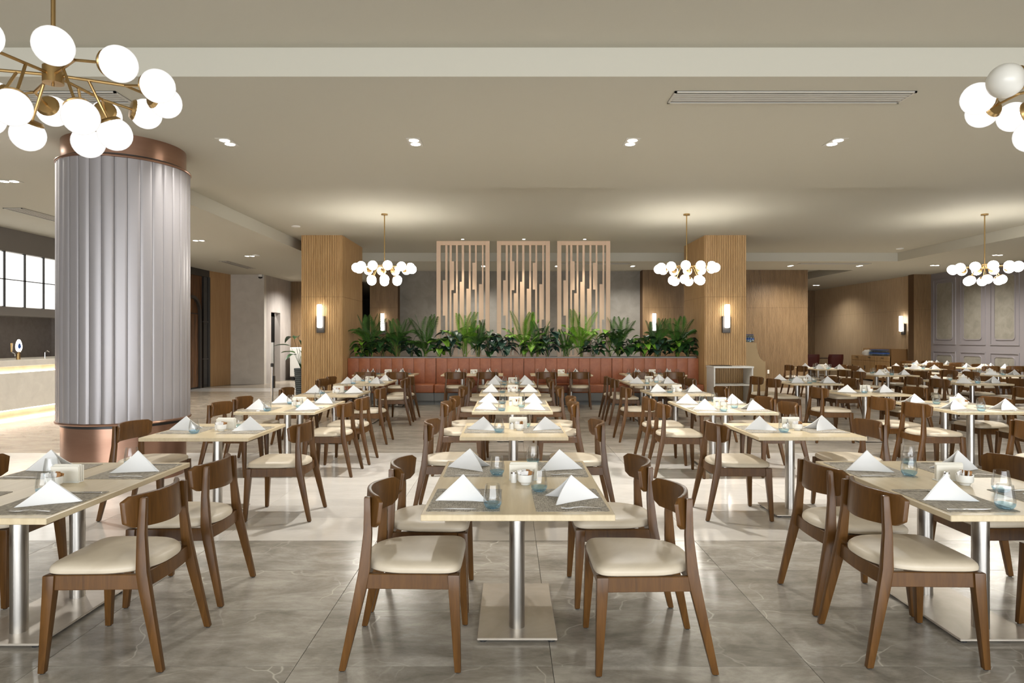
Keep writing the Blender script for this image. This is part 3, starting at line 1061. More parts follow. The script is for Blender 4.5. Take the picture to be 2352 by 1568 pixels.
for i, (p, h, nf, mk, lab) in enumerate((
        (852, 1.05, 9, 'frond', 'dark feathery palm at the planter end beside the bar-side pillar'),
        (912, 0.95, 9, 'frond', 'feathery palm in front of the bar-side hidden sconce'),
        (978, 1.05, 10, 'frond', 'dense feathery palm before the grey wall, bar side of the screens'),
        (1068, 1.1, 11, 'leaf_lime', 'spotlit lime palm before the first slatted screen'),  # lime fronds here stand in for light from the spot above
        (1098, 0.9, 8, 'frond', 'dark palm tucked beside the lime palm of the first screen'),
        (1204, 1.12, 11, 'leaf_lime', 'spotlit lime palm before the middle slatted screen'),
        (1238, 0.88, 8, 'frond', 'dark palm tucked beside the lime palm of the middle screen'),
        (1334, 1.14, 11, 'leaf_lime', 'spotlit lime palm before the third slatted screen'),
        (1300, 0.7, 7, 'frond', 'low palm before the edge of the third slatted screen'),
        (1422, 0.98, 9, 'frond', 'tall palm before the grey wall beyond the third screen'),
        (1508, 0.95, 9, 'frond', 'thin palm in front of the shelf-side hidden sconce'),
        (1556, 1.02, 10, 'frond', 'bushy palm at the planter end beside the shelf-side pillar'))):
    build_palm(X16(p), 15.98 + 0.05 * (i % 2), h, nf + 4, M[mk], lab, 100 + i)
for i, (p, h, nl, mk, lab) in enumerate((
        (835, 0.36, 10, ('leaf', 'leaf_lime'), 'low broadleaf plant at the bar-side planter end'),
        (880, 0.46, 12, ('leaf',), 'dark broadleaf plant below the first hidden sconce'),
        (945, 0.44, 12, ('leaf_blue', 'leaf'), 'bluish broadleaf plant between two palms before the grey wall'),
        (1010, 0.42, 10, ('leaf', 'leaf_lime'), 'broadleaf plant at the foot of the first screen edge'),
        (1036, 0.6, 12, ('leaf_blue',), 'tall bluish broadleaf plant before the first screen'),
        (1122, 0.55, 14, ('leaf_blue', 'leaf'), 'round-leaved bluish plant between the first and middle screens'),
        (1158, 0.5, 13, ('leaf_blue',), 'dark round-leaved plant before the edge of the middle screen'),
        (1258, 0.58, 15, ('leaf_blue',), 'large round-leaved plant between the middle and third screens'),
        (1222, 0.4, 10, ('leaf', 'leaf_lime'), 'fresh green broadleaf plant at the middle screen foot'),
        (1362, 0.4, 10, ('leaf_blue', 'leaf'), 'low broadleaf plant at the third screen foot'),
        (1402, 0.6, 9, ('leaf_lime', 'leaf'), 'plant with one large lime leaf beyond the third screen'),
        (1444, 0.42, 12, ('leaf',), 'dark broadleaf plant drooping over the ledge before the grey wall'),
        (1478, 0.46, 12, ('leaf', 'leaf_lime'), 'broadleaf plant below the second hidden sconce'),
        (1512, 0.44, 13, ('leaf_blue', 'leaf'), 'spreading broadleaf plant near the shelf-side planter end'),
        (1556, 0.4, 11, ('leaf', 'leaf_lime'), 'broadleaf plant leaning over the ledge near the shelf-side pillar'),
        (1577, 0.46, 11, ('leaf',), 'last dark broadleaf plant at the shelf-side planter end'))):
    build_broad(X16(p), 15.90 + 0.06 * (i % 3), h * 1.35, int(nl * 2.0), [M[q] for q in mk], lab, 200 + i)

# potted plant, stanchion, cabinet, fridge in the bar-side passage
t = thing('potted_plant', 'large-leaved plant in a ribbed charcoal pot behind the bar-side oak pillar', 'plant', (-5.66, 17.75, 0))
prof = []
for q in range(13):
    z = 0.03 + q * 0.055
    r = 0.13 + 0.05 * (q / 12)
    prof += [(r, z), (r + 0.008, z + 0.012), (r + 0.008, z + 0.04), (r, z + 0.052)]
MB().lathe([(0.12, 0.0)] + prof + [(0.16, 0.73)], 24).build('pot', M['pot'], t, smooth=True)
rnd = random.Random(5)
for q in range(11):
    me = broad_leaf_me(rnd.uniform(0.4, 0.55), 0.17, rnd.uniform(0.2, 0.9), rnd.uniform(0.3, 0.9)).mesh('leaf', M['leaf'] if q % 3 else M['frond'], smooth=True)
    o = link('leaf', me, t, (0, 0, 0.72), 2.4 * q)
t = thing('stanchion', 'chrome queue post with a belt head before the passage', 'stanchion', (-5.27, 14.5, 0))
MB().lathe([(0.17, 0), (0.17, 0.015), (0.03, 0.03)], 24).build('base', M['steel'], t, smooth=True)
MB().lathe([(0.026, 0.02), (0.026, 0.93)], 16).build('pole', M['steel'], t, smooth=True)
MB().lathe([(0.032, 0.92), (0.032, 0.99), (0.02, 1.0)], 16).build('belt_head', M['black'], t, smooth=True)
MB().box(0.03, 0.06, -0.03, 0.03, 0.45, 0.72).build('belt', M['black'], t)
t = thing('white_cabinet', 'small white cabinet on black feet by the grey return wall', 'cabinet', (-7.6, 24.4, 0))
MB().box(-0.5, 0.4, -0.3, 0.3, 0.14, 1.22).build('body', M['white'], t, bevel=0.005)
MB().box(-0.49, 0.39, -0.32, -0.3, 0.16, 1.2).build('door', M['white'], t, bevel=0.004)
MB().box(-0.1, -0.06, -0.335, -0.32, 0.85, 0.9).build('handle', M['steel'], t)
for sx in (-0.42, 0.32):
    MB().box(sx - 0.05, sx + 0.05, -0.25, 0.25, 0.0, 0.14).build('foot', M['black'], t)
t = thing('fridge', 'pale fridge with a dark upper door inside the passage doorway', 'fridge', (-8.99, 24.3, 0))
MB().box(-0.3, 0.3, -0.25, 0.3, 0.06, 1.4).build('lower_body', M['white'], t, bevel=0.01)
MB().box(-0.3, 0.3, -0.25, 0.3, 1.41, 2.35).build('upper_body', M['dark_glass'], t, bevel=0.01)
MB().box(0.3, 0.32, -0.2, 0.25, 0.8, 0.82).build('handle', M['steel'], t)
MB().box(-0.28, 0.28, -0.2, 0.25, 0.0, 0.06).build('kick_plate', M['black'], t)

# ---------------------------------------------------------------- shelf, service boards, far nook
t = thing('open_shelf', 'white open shelf unit standing before the oak pillar', 'shelf', (4.57, 14.6, 0))
W = 0.90
MB().box(0, W, 0, 0.58, 0.885, 0.925).build('top', M['white'], t, bevel=0.003)
MB().box(0.01, 0.04, 0.02, 0.57, 0, 0.885).build('side_panel', M['white'], t, bevel=0.002)
MB().box(W - 0.04, W - 0.01, 0.02, 0.57, 0, 0.885).build('side_panel', M['white'], t, bevel=0.002)
MB().box(0.04, W - 0.04, 0.03, 0.57, 0.49, 0.515).build('shelf', M['white'], t, bevel=0.002)
MB().box(0.04, W - 0.04, 0.03, 0.57, 0.08, 0.105).build('shelf', M['white'], t, bevel=0.002)
tag(MB().box(0, 0.42, 0, 0.3, 0, 0.012).build('menu_folder', M['black'], None, (4.62, 14.78, 0.925), bevel=0.002),
    'flat black menu folder lying on the white shelf unit', 'menu')
t = thing('service_counter', 'tan service counter with a curved side board behind the oak pillar', 'counter', (5.6, 17.6, 0))
prof = [(0, 0), (1.3, 0), (1.3, 0.93)]
for q in range(9):
    a = q / 8
    prof.append((1.3 - 0.24 * math.sin(a * math.pi / 2), 0.93 + 0.5 * (1 - math.cos(a * math.pi / 2))))
prof.append((0, 1.45))
MB().prism(prof, 'y', 0.0, 0.03).build('side_board', M['mdf'], t)
MB().box(0.0, 0.9, 0.03, 1.4, 1.0, 1.45).build('upper_body', M['mdf'], t)
MB().box(0.0, 1.2, 0.03, 1.4, 0.0, 0.9).build('lower_body', M['mdf'], t)


def bottle_pack(loc, rz, nx, ny, label, h=0.2, r=0.032):
    t = thing('bottle_pack', label, 'bottles', loc, rz)
    body = MB().lathe([(r * 0.9, 0), (r, 0.01), (r, h * 0.7), (r * 0.4, h * 0.9), (r * 0.4, h)], 10).mesh('bottle', M['water'], smooth=True)
    lab = MB().lathe([(r * 1.02, h * 0.32), (r * 1.02, h * 0.52)], 10, cap=False).mesh('bottle_label', M['blue_label'], smooth=True)
    capm = MB().lathe([(r * 0.45, h * 0.95), (r * 0.45, h * 1.04)], 8).mesh('bottle_cap', M['blue_label'])
    for i in range(nx):
        for j in range(ny):
            p = ((i - (nx - 1) / 2) * 2.05 * r, (j - (ny - 1) / 2) * 2.05 * r, 0)
            b = link('bottle', body, t, p)
            link('bottle_label', lab, b)
            link('bottle_cap', capm, b)
    return t


bottle_pack((6.50, 17.75, 1.452), 0, 4, 3, 'pack of blue-labelled water bottles on the tan service counter')
tag(MB().box(-0.03, 0.03, -0.012, 0, -0.06, 0.06).build('light_switch', M['white'], None, (8.16, 20.588, 0.5), bevel=0.003),
    'small white switch plate low on the brown oak back wall', 'switch')
t = thing('service_cabinet', 'oak drawer cabinet with an upstand against the oak side wall', 'cabinet', (13.2, 23.9, 0))
MB().box(0, 0.55, -1.3, 1.3, 0.05, 0.92).build('body', M['oak'], t)
MB().box(0.0, 0.56, -1.33, -1.25, 0, 1.18).build('end_panel', M['oak_back'], t)
MB().box(0.45, 0.56, -1.25, 1.3, 0.92, 1.18).build('upstand', M['oak'], t)
for q in range(3):
    a = -1.24 + q * 0.85
    d = MB().box(-0.015, 0.0, a, a + 0.83, 0.74, 0.91).build('drawer', M['oak'], t, bevel=0.004)
    MB().box(-0.035, -0.015, a + 0.35, a + 0.48, 0.85, 0.865).build('handle', M['bronze'], d)
    d = MB().box(-0.015, 0.0, a, a + 0.83, 0.06, 0.72).build('door', M['oak'], t, bevel=0.004)
    MB().box(-0.035, -0.015, a + 0.7, a + 0.72, 0.4, 0.55).build('handle', M['bronze'], d)
bottle_pack((13.42, 23.7, 0.922), R(90), 14, 4, 'wide pack of water bottles on the oak drawer cabinet', 0.22)
t = thing('plastic_wrap', 'crumpled clear plastic bag beside the bottle pack on the oak cabinet', 'bag', (13.42, 24.45, 0.922))
mb = MB()
mb.lathe([(0.17, 0.0), (0.2, 0.05), (0.17, 0.14), (0.09, 0.19), (0.02, 0.2)], 14)
rr = random.Random(3)
mb.v = [(x + rr.uniform(-0.02, 0.02), y + rr.uniform(-0.02, 0.02), max(0, z + (rr.uniform(-0.015, 0.015) if z > 0 else 0))) for x, y, z in mb.v]
mb.build('bag_film', M['paper'], t, smooth=True)

for (x, lab) in ((12.05, 'claret upholstered chair in the nook, nearer the brown oak wall'),
                 (13.0, 'claret upholstered chair in the nook, nearer the oak side wall')):
    t = thing('lounge_chair', lab, 'chair', (x, 26.0, 0), R(-8), 'claret nook chairs')
    MB().box(-0.27, 0.27, 0.0, 0.52, 0.36, 0.48).build('seat', M['claret'], t, bevel=0.03, segs=2, smooth=True)
    mb = MB()
    mb.loft([[(-0.29, -0.08 + dy, z - 0.0) for dy in (0, 0.09)] + [(0.29, -0.08 + dy, z) for dy in (0.09, 0)] for z, _ in ((0.30, 0), (0.6, 0))], cap=True)
    rings = []
    for z, hw, off in ((0.28, 0.24, 0.0), (0.5, 0.28, -0.03), (0.75, 0.30, -0.08), (0.92, 0.28, -0.13)):
        rings.append([(-hw, off + 0.10, z), (-hw * 0.6, off - 0.0, z), (hw * 0.6, off - 0.0, z), (hw, off + 0.10, z), (hw * 0.9, off + 0.16, z), (hw * 0.5, off + 0.08, z),
                      (-hw * 0.5, off + 0.08, z), (-hw * 0.9, off + 0.16, z)])
    MB().loft(rings).build('backrest', M['claret'], t, bevel=0.012, smooth=True)
    for sx in (-1, 1):
        for yy in (0.03, 0.47):
            MB().tube([(sx * 0.24, yy, 0), (sx * 0.21, yy, 0.37)], [0.014, 0.022], 8).build('leg', M['walnut'], t, smooth=True)
t = thing('nook_table', 'dark topped table in front of the claret nook chairs', 'table', (12.5, 27.1, 0))
MB().box(-0.8, 0.8, -0.4, 0.4, 0.72, 0.75).build('tabletop', M['dark_table'], t, bevel=0.004)
MB().lathe([(0.05, 0.02), (0.05, 0.72)], 16).build('pole', M['steel'], t, smooth=True)
MB().box(-0.3, 0.3, -0.25, 0.25, 0, 0.02).build('base_plate', M['plate_steel'], t)


# ---------------------------------------------------------------- dining chair
def rect_ring(cf, cy, z, wf, wl):
    return [(cf - wf / 2, cy - wl / 2, z), (cf + wf / 2, cy - wl / 2, z), (cf + wf / 2, cy + wl / 2, z), (cf - wf / 2, cy + wl / 2, z)]


def make_chair():
    t = thing('dining_chair', '', '')
    # cushion (D shape), local +x = towards the table, z up
    outline = []
    n = 44
    for k in range(n):
        a = 2 * math.pi * k / n
        c, s = math.cos(a), math.sin(a)
        if c >= 0:      # front: squarish
            e = 0.28
            f = 0.335 + 0.232 * (abs(c) ** e)
            y = 0.238 * math.copysign(abs(s) ** e, s)
            y *= 1 + 0.03 * (f - 0.335) / 0.23
        else:           # back: rounder
            e = 0.82
            f = 0.335 - 0.255 * (abs(c) ** e)
            y = 0.238 * math.copysign(abs(s) ** e, s)
        outline.append((f, y))
    cf, rings = 0.34, []
    for sc, z in ((0.955, 0.449), (0.995, 0.456), (1.0, 0.468), (0.985, 0.481), (0.94, 0.491), (0.8, 0.501), (0.55, 0.508), (0.25, 0.511)):
        rings.append([(cf + (f - cf) * sc, y * sc, z) for f, y in outline])
    MB().loft(rings).build('seat', M['cream'], t, smooth=True)
    # backrest: curved plate with rounded corners
    ny, nz = 16, 6
    front, back = [], []
    for i in range(ny + 1):
        u = -1 + 2 * i / ny
        y = 0.244 * u
        f = 0.082 + 0.098 * u * u
        edge = max(0.0, (abs(u) - 0.86) / 0.14)
        cut = 0.022 * (1 - math.sqrt(max(0.0, 1 - edge * edge)))
        zb = 0.652 + 0.012 * u * u + cut
        zt = 0.815 - 0.006 * u * u - cut
        front.append([(f + 0.021 + 0.012 * (q / nz - 0.5), y, zb + (zt - zb) * q / nz) for q in range(nz + 1)])
        back.append([(f + 0.012 * (q / nz - 0.5), y, zb + (zt - zb) * q / nz) for q in range(nz + 1)])
    rings = []
    for i in range(ny + 1):
        rings.append(front[i] + list(reversed(back[i])))
    MB().loft(rings).build('backrest', M['walnut'], t, bevel=0.0045, segs=2, smooth=True)
    for s in (-1, 1):
        MB().loft([rect_ring(0.016, s * 0.238, 0.004, 0.032, 0.030), rect_ring(0.098, s * 0.217, 0.375, 0.054, 0.034),
                   rect_ring(0.114, s * 0.212, 0.46, 0.054, 0.034), rect_ring(0.126, s * 0.197, 0.63, 0.040, 0.031),
                   rect_ring(0.124, s * 0.190, 0.72, 0.034, 0.029), rect_ring(0.122, s * 0.186, 0.80, 0.030, 0.027)]).build(
            'leg', M['walnut'], t, bevel=0.006, segs=2, smooth=True)
        MB().loft([rect_ring(0.556, s * 0.252, 0.004, 0.030, 0.030), rect_ring(0.537, s * 0.228, 0.375, 0.052, 0.044),
                   rect_ring(0.535, s * 0.225, 0.448, 0.054, 0.046)]).build('leg', M['walnut'], t, bevel=0.005, segs=2, smooth=True)
        MB().loft([[(0.11, s * 0.205, 0.378), (0.11, s * 0.228, 0.378), (0.11, s * 0.226, 0.448), (0.11, s * 0.203, 0.448)],
                   [(0.525, s * 0.215, 0.378), (0.525, s * 0.240, 0.378), (0.525, s * 0.238, 0.448), (0.525, s * 0.213, 0.448)]]).build(
            'side_rail', M['walnut'], t, bevel=0.003)
        for (f, y) in ((0.016, 0.238), (0.556, 0.252)):
            MB().lathe([(0.011, 0.0), (0.011, 0.006)], 10, (f, s * y)).build('foot_glide', M['rubber'], t)
    MB().box(0.527, 0.549, -0.205, 0.205, 0.378, 0.448).build('front_rail', M['walnut'], t, bevel=0.003)
    rings = []
    for i in range(9):
        u = -1 + 2 * i / 8
        f = 0.100 - 0.016 * (1 - u * u)
        rings.append([(f, 0.204 * u, 0.378), (f + 0.024, 0.204 * u, 0.378), (f + 0.030, 0.204 * u, 0.450), (f + 0.006, 0.204 * u, 0.450)])
    MB().loft(rings).build('back_rail', M['walnut'], t, bevel=0.003, smooth=True)
    return t


chair = make_chair()
chair_used = [False]
rj = random.Random(11)


def add_chair(x, y, rz, label, jitter=True):
    if jitter:
        x += rj.uniform(-0.015, 0.015)
        y += rj.uniform(-0.02, 0.02)
        rz += R(rj.uniform(-2.5, 2.5))
    return place(chair, chair_used, (x, y, 0), rz, label, 'chair', 'walnut dining chairs')


# ---------------------------------------------------------------- tables
TH, TT = 0.732, 0.030
WID = 0.905


def make_table(length, poles):
    t = thing('dining_table', '', '')
    MB().box(-WID / 2, WID / 2, -length / 2, length / 2, TH - TT, TH).build('tabletop', M['beech'], t, bevel=0.003)
    pl = length * 0.56 if poles == 2 else 0.44
    MB().box(-0.205, 0.205, -pl / 2, pl / 2, 0.012, 0.024).build('base_plate', M['plate_steel'], t, bevel=0.003)
    for sx in (-1, 1):
        for sy in (-1, 1):
            MB().lathe([(0.02, 0), (0.02, 0.013)], 10, (sx * 0.175, sy * (pl / 2 - 0.03))).build('foot', M['rubber'], t)
    ys = (-0.23, 0.23) if poles == 2 else (0.0,)
    for y in ys:
        MB().lathe([(0.041, 0.024), (0.041, TH - TT - 0.01)], 28, (0, y)).build('pole', M['steel'], t, smooth=True)
    MB().box(-0.16, 0.16, min(ys) - 0.16, max(ys) + 0.16, TH - TT - 0.012, TH - TT).build('top_bracket', M['bronze'], t)
    return t


LONG, SQ = 1.34, 0.90
table4, t4_used = make_table(LONG, 2), [False]
table2, t2_used = make_table(SQ, 1), [False]


# place setting prototypes; local +x towards table centre, +y = diner's left
def make_mat():
    me = MB().prism(rounded_rect(-0.175, 0.175, -0.23, 0.23, 0.012, 3), 'z', 0, 0.002).mesh('placemat', M['mat'])
    return link('placemat', me)


def make_napkin(seed):
    rnd = random.Random(seed)
    T = Vector((-0.145, 0.0 + rnd.uniform(-0.01, 0.01), 0.002))
    A = Vector((0.0, 0.0, 0.118 + rnd.uniform(-0.006, 0.008)))
    Fp = Vector((0.105, -0.105 + rnd.uniform(-0.01, 0.015), 0.001))
    Bp = Vector((0.11, 0.115 + rnd.uniform(-0.02, 0.01), 0.001))
    mb = MB()
    n = 7

    def sheet(Q, sgn, off):
        idx = {}
        vs = []
        nrm = (A - T).cross(Q - T).normalized() * sgn
        for i in range(n + 1):
            for j in range(n + 1 - i):
                a, b = i / n, j / n
                p = T * (1 - a - b) + A * a + Q * b
                c = 1 - a - b
                bul = 0.020 * (a * b * 4) + 0.016 * (b * c * 4) * (1 - a) + 0.004 * math.sin(9 * b + seed)*c
                p = p + nrm * (bul + off)
                p.z = max(p.z, 0.0005)
                idx[(i, j)] = len(vs)
                vs.append(p)
        fs = []
        for i in range(n):
            for j in range(n - i):
                fs.append((idx[(i, j)], idx[(i + 1, j)], idx[(i, j + 1)]))
                if j < n - i - 1:
                    fs.append((idx[(i + 1, j)], idx[(i + 1, j + 1)], idx[(i, j + 1)]))
        return vs, fs, idx
    for Q, sgn in ((Fp, 1), (Bp, -1)):
        v1, f1, idx = sheet(Q, sgn, 0.0035)
        v2, f2, _ = sheet(Q, sgn, -0.0035)
        k = len(v1)
        border = [(i, 0) for i in range(n + 1)] + [(n - j, j) for j in range(1, n + 1)] + [(0, n - j) for j in range(1, n)]
        bi = [idx[b] for b in border]
        side = [(bi[q], bi[(q + 1) % len(bi)], bi[(q + 1) % len(bi)] + k, bi[q] + k) for q in range(len(bi))]
        mb.add(v1 + v2, f1 + [tuple(reversed([a + k for a in f])) for f in f2] + side)
    me = mb.mesh('napkin', M['napkin'], smooth=True)
    return me


napkin_mes = [make_napkin(s) for s in range(5)]


def make_glass():
    t = thing('tumbler', '', '')
    MB().lathe([(0.026, 0.0015), (0.034, 0.006), (0.0415, 0.018), (0.0435, 0.027)], 24).build('blue_base', M['blueglass'], t, smooth=True)
    MB().lathe([(0.0437, 0.027), (0.0455, 0.036), (0.0445, 0.055), (0.040, 0.085), (0.0345, 0.115), (0.0335, 0.1155),
                (0.0385, 0.085), (0.043, 0.055), (0.0438, 0.036), (0.041, 0.029)], 24, cap=False).build('bowl', M['glass'], t, smooth=True)
    return t


def make_knife():
    mb = MB()
    mb.prism([(-0.105, -0.007), (-0.01, -0.006), (0.0, -0.0085), (0.07, -0.009), (0.105, -0.001), (0.1, 0.004), (0.0, 0.005), (-0.01, 0.006), (-0.105, 0.007)],
             'z', 0.0, 0.004)
    return link('table_knife', mb.mesh('table_knife', M['cutlery'], bevel=0.0008))


def make_fork():
    mb = MB()
    ptsh = [(-0.10, 0.0, 0.003), (-0.05, 0, 0.006), (0.0, 0, 0.009), (0.03, 0, 0.006), (0.045, 0, 0.003)]
    w = [0.006, 0.004, 0.003, 0.004, 0.011]
    rings = [[(x, -ww, z), (x, ww, z), (x, ww, z + 0.002), (x, -ww, z + 0.002)] for (x, _, z), ww in zip(ptsh, w)]
    mb.loft(rings)
    for s in (-0.0085, -0.0028, 0.0028, 0.0085):
        mb.loft([[(x, s - 0.0016, z), (x, s + 0.0016, z), (x, s + 0.0016, z + 0.0018), (x, s - 0.0016, z + 0.0018)]
                 for x, z in ((0.044, 0.003), (0.07, 0.002), (0.095, 0.006))])
    return link('dinner_fork', mb.mesh('dinner_fork', M['cutlery']))


def make_bowl():
    t = thing('sachet_bowl', '', '')
    MB().lathe([(0.026, 0.001), (0.028, 0.008), (0.036, 0.016), (0.040, 0.018), (0.043, 0.03), (0.043, 0.058), (0.040, 0.058),
                (0.039, 0.02), (0.02, 0.014)], 28).build('bowl', M['china'], t, smooth=True)
    rnd = random.Random(2)
    for k in range(12):
        a = 2.4 * k
        r = 0.006 + 0.02 * (k / 12)
        me = MB().box(-0.012, 0.012, -0.0015, 0.0015, 0.0, 0.062).mesh('sachet', M['packet_w'] if math.cos(a) < 0.1 else M['packet_b'], bevel=0.001)
        o = link('sachet', me, t, (r * math.cos(a), r * math.sin(a), 0.018))
        o.rotation_euler = (rnd.uniform(-0.25, 0.25), 0.35 * math.cos(a), rnd.uniform(-0.6, 0.6))
    return t


def make_shaker():
    t = thing('salt_shaker', '', '')
    MB().lathe([(0.017, 0), (0.017, 0.045), (0.016, 0.05)], 18).build('body', M['china'], t, smooth=True)
    MB().lathe([(0.0165, 0.05), (0.015, 0.06), (0.006, 0.064)], 18).build('lid', M['cutlery'], t, smooth=True)
    return t


def make_holder():
    t = thing('napkin_holder', '', '')
    MB().box(-0.082, 0.082, -0.022, 0.022, 0, 0.006).build('tray', M['china'], t, bevel=0.002)
    for k, (y, dz, tilt) in enumerate(((-0.014, 0.0, 0.02), (-0.004, 0.006, -0.05), (0.006, 0.010, -0.02), (0.015, 0.004, 0.05))):
        o = MB().box(-0.078, 0.078, -0.004, 0.004, 0.006, 0.092 + dz).build('paper_stack', M['paper'], t, bevel=0.002)
        o.location = (0.003 * (k - 1), y, 0)
        o.rotation_euler = (0, 0, tilt)
    return t


mat_p, mat_u = make_mat(), [False]
glass_p, glass_u = make_glass(), [False]
knife_p, knife_u = make_knife(), [False]
fork_p, fork_u = make_fork(), [False]
bowl_p, bowl_u = make_bowl(), [False]
shak_p, shak_u = make_shaker(), [False]
hold_p, hold_u = make_holder(), [False]
rs = random.Random(21)


def setting(ex, ey, ang_, seat, tname, far=False):
    """ex,ey: table edge point in front of the diner; ang_: direction towards the table centre."""
    c, s = math.cos(ang_), math.sin(ang_)

    def W_(u, v):
        return (ex + u * c - v * s, ey + u * s + v * c)
    z = TH
    p = W_(0.195, 0)
    place(mat_p, mat_u, (p[0], p[1], z), ang_ + R(rs.uniform(-1, 1)), 'grey woven placemat, %s, %s' % (seat, tname), 'placemat', 'grey woven placemats')
    p = W_(0.175 + rs.uniform(-0.01, 0.01), rs.uniform(-0.02, 0.03))
    flip = rs.choice((0, 0, 0, 1)) and 'front table' not in tname
    nap = link('napkin', rs.choice(napkin_mes), None, (p[0], p[1], z + 0.002), ang_ + R(rs.uniform(-14, 14)) + (R(180) if flip else 0))
    tag(nap, 'white tent-folded napkin, %s, %s' % (seat, tname), 'napkin', 'white folded napkins')
    p = W_(0.335 + rs.uniform(-0.015, 0.01), -0.185 + rs.uniform(-0.01, 0.015))
    place(glass_p, glass_u, (p[0], p[1], z + 0.002), 0, 'blue-based glass tumbler, %s, %s' % (seat, tname), 'glass', 'blue-based tumblers')
    if not far:
        p = W_(0.15, -0.195)
        place(knife_p, knife_u, (p[0], p[1], z + 0.002), ang_ + R(rs.uniform(-3, 3)), 'steel knife, %s, %s' % (seat, tname), 'knife', 'table knives')
        p = W_(0.15, 0.185)
        place(fork_p, fork_u, (p[0], p[1], z + 0.002), ang_ + R(rs.uniform(-3, 3)), 'steel fork, %s, %s' % (seat, tname), 'fork', 'table forks')


def centrepiece(x, y, rz, tname):
    c, s = math.cos(rz), math.sin(rz)

    def W_(u, v):
        return (x + u * c - v * s, y + u * s + v * c, TH)
    place(hold_p, hold_u, W_(0.02, 0.10), rz, 'cream paper napkin stack on %s' % tname, 'napkin holder', 'paper napkin holders')
    place(bowl_p, bowl_u, W_(0.03, -0.02), rz + rs.uniform(-1, 1), 'white bowl of sachets on %s' % tname, 'bowl', 'sachet bowls')
    place(shak_p, shak_u, W_(-0.035, 0.035), rz, 'white salt shaker on %s' % tname, 'shaker', 'salt shakers')


ROW = {'L': 'the row by the fluted pillar', 'C': 'the centre row', 'R': 'the row before the white shelf',
       'D': 'the fourth row from the bar', 'E': 'the fifth row from the bar', 'F': 'the sixth row from the bar'}
# key, order word, front depth, centre x, seats, overrides of chairs {(side, pos): (rear-foot x, centre depth)}
TABLES = [
    ('C', 'front', 3.03, 0.04, 4, {('b', 0): (-0.795, 3.285), ('b', 1): (-0.80, 3.94), ('w', 0): (0.965, 3.25), ('w', 1): (0.945, 4.0)}),
    ('L', 'front', 2.97, -2.56, 4, {('w', 0): (-1.605, 3.275), ('w', 1): (-1.65, 4.01), ('b', 0): (-3.50, 3.3), ('b', 1): (-3.45, 4.0)}),
    ('R', 'front', 3.02, 2.495, 4, {('b', 0): (1.675, 3.31), ('b', 1): (1.695, 3.89), ('w', 0): (3.33, 3.3), ('w', 1): (3.28, 4.02)}),
    ('C', 'second', 5.42, 0.038, 2, {}),
    ('L', 'second', 5.37, -2.60, 2, {('w', 0): (-1.675, 5.76)}),
    ('R', 'second', 5.42, 2.52, 2, {('b', 0): (1.665, 5.78)}),
    ('C', 'third', 7.28, 0.033, 4, {}),
    ('L', 'third', 7.24, -2.61, 4, {}),
    ('R', 'third', 7.20, 2.52, 4, {}),
    ('C', 'fourth', 9.54, 0.01, 2, {}),
    ('L', 'fourth', 9.36, -2.63, 2, {}),
    ('R', 'fourth', 9.55, 2.54, 2, {}),
    ('C', 'fifth', 11.3, 0.02, 4, {}),
    ('L', 'fifth', 11.6, -2.68, 4, {}),
    ('R', 'fifth', 11.65, 2.61, 4, {}),
    ('D', 'front', 5.42, 5.43, 2, {}),
    ('D', 'second', 7.25, 5.43, 4, {}),
    ('D', 'third', 9.5, 5.42, 2, {}),
    ('D', 'fourth', 11.75, 5.57, 4, {}),
    ('E', 'front', 9.5, 8.6, 2, {}),
    ('E', 'second', 11.7, 8.6, 4, {}),
    ('E', 'third', 14.4, 8.6, 4, {}),
    ('E', 'last', 17.3, 8.6, 4, {}),
    ('F', 'front', 14.4, 11.1, 4, {}),
    ('F', 'last', 17.3, 11.15, 4, {}),
]
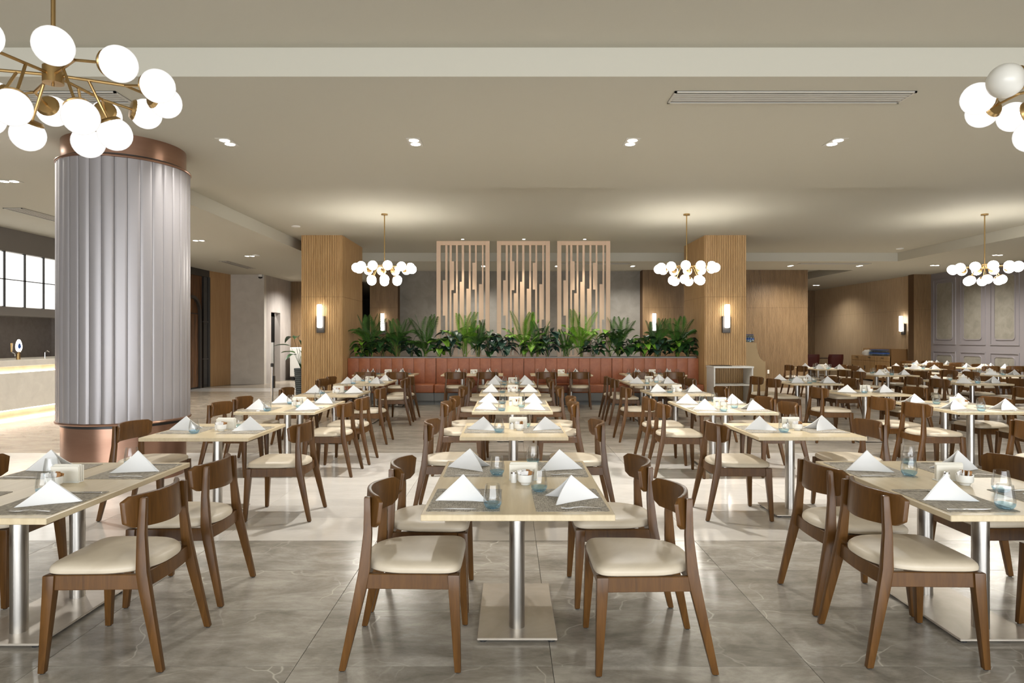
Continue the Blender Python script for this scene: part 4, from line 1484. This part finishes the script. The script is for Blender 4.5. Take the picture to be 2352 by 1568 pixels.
for key, word, d0, xc, seats, over in TABLES:
    tname = '%s table of %s' % (word, ROW[key])
    length = LONG if seats == 4 else SQ
    yc = d0 + length / 2
    if seats == 4:
        tb = place(table4, t4_used, (xc, yc, 0), 0, 'beech two-pole dining table, %s' % tname, 'table', 'beech dining tables')
    else:
        tb = place(table2, t2_used, (xc, yc, 0), 0, 'beech square one-pole table, %s' % tname, 'table', 'beech dining tables')
    far = d0 > 14
    offs = (-0.385, 0.385) if seats == 4 else (0.0,)
    for side, sg in (('b', -1), ('w', 1)):
        for pi_, oy in enumerate(offs):
            seat = '%s%s seat' % ({'b': 'bar-side', 'w': 'wall-side'}[side], (' near', ' far')[pi_] if seats == 4 else '')
            ang_ = 0.0 if side == 'b' else math.pi
            if word == 'front' and key in 'DE' and side == 'w':
                continue            # wholly outside the frame
            if not (word == 'front' and key in 'DE'):
                setting(xc + sg * WID / 2, yc + oy, ang_, seat, tname, far)
            if (side, pi_) in over:
                fx, fy = over[(side, pi_)]
                add_chair(fx, fy, ang_, 'walnut chair, %s, %s' % (seat, tname), False)
            else:
                add_chair(xc + sg * (WID / 2 + rj.uniform(0.40, 0.48)), yc + (oy * 0.9 - 0.03), ang_, 'walnut chair, %s, %s' % (seat, tname))
    if not (word == 'front' and key in 'DE'):
        centrepiece(xc + 0.02, yc - 0.02, 0, tname)

# tables along the bench (long side to the bench), chairs on the near side
for i, (pxc, word) in enumerate(((884.5, 'first'), (1085.0, 'second'), (1289.0, 'third'), (1502.0, 'fourth'))):
    tname = '%s bench table from the bar' % word
    xc, y0 = (pxc - PX) * 14.85 / F_PX, 14.62
    yc = y0 + 0.40
    tb = place(table4, t4_used, (xc, yc, 0), R(90), 'beech table pulled up to the banquette, %s' % tname, 'table', 'beech dining tables')
    tb.scale = (0.88, 1.04, 1.0)
    for pi_, ox in enumerate((-0.36, 0.36)):
        end = ('bar-end', 'wall-end')[pi_]
        add_chair(xc + ox, y0 - 0.385, R(90), 'walnut chair, %s seat, %s' % (end, tname))
        setting(xc + ox, y0, R(90), '%s chair seat' % end, tname)
        setting(xc + ox, y0 + 0.795, R(-90), '%s bench seat' % end, tname)
    centrepiece(xc, yc, 0, tname)
# two tables crosswise by the panelled wall
for (x0, y0, word) in ((12.75, 20.3, 'far crosswise table by the oak stub wall'), (12.6, 17.75, 'near crosswise table by the panelled wall')):
    xc, yc = x0 + LONG / 2, y0 + WID / 2
    place(table4, t4_used, (xc, yc, 0), R(90), 'beech dining table, %s' % word, 'table', 'beech dining tables')
    for pi_, ox in enumerate((-0.33, 0.33)):
        end = ('bar-end', 'wall-end')[pi_]
        add_chair(xc + ox, y0 - 0.42, R(90), 'walnut chair, %s near seat, %s' % (end, word))
        add_chair(xc + ox, y0 + WID + 0.42, R(-90), 'walnut chair, %s far seat, %s' % (end, word))
        setting(xc + ox, y0, R(90), '%s near seat' % end, word, True)
        setting(xc + ox, y0 + WID, R(-90), '%s far seat' % end, word, True)
    centrepiece(xc, yc, 0, word)
# napkins on the dark nook table
for i, (dx, lab) in enumerate(((-0.55, 'white napkin on the dark nook table, nearer the brown oak wall'), (0.1, 'white napkin on the dark nook table, between the claret chairs'))):
    tag(link('napkin', napkin_mes[i], None, (12.5 + dx, 26.9, 0.75), R(90)), lab, 'napkin', 'white folded napkins')
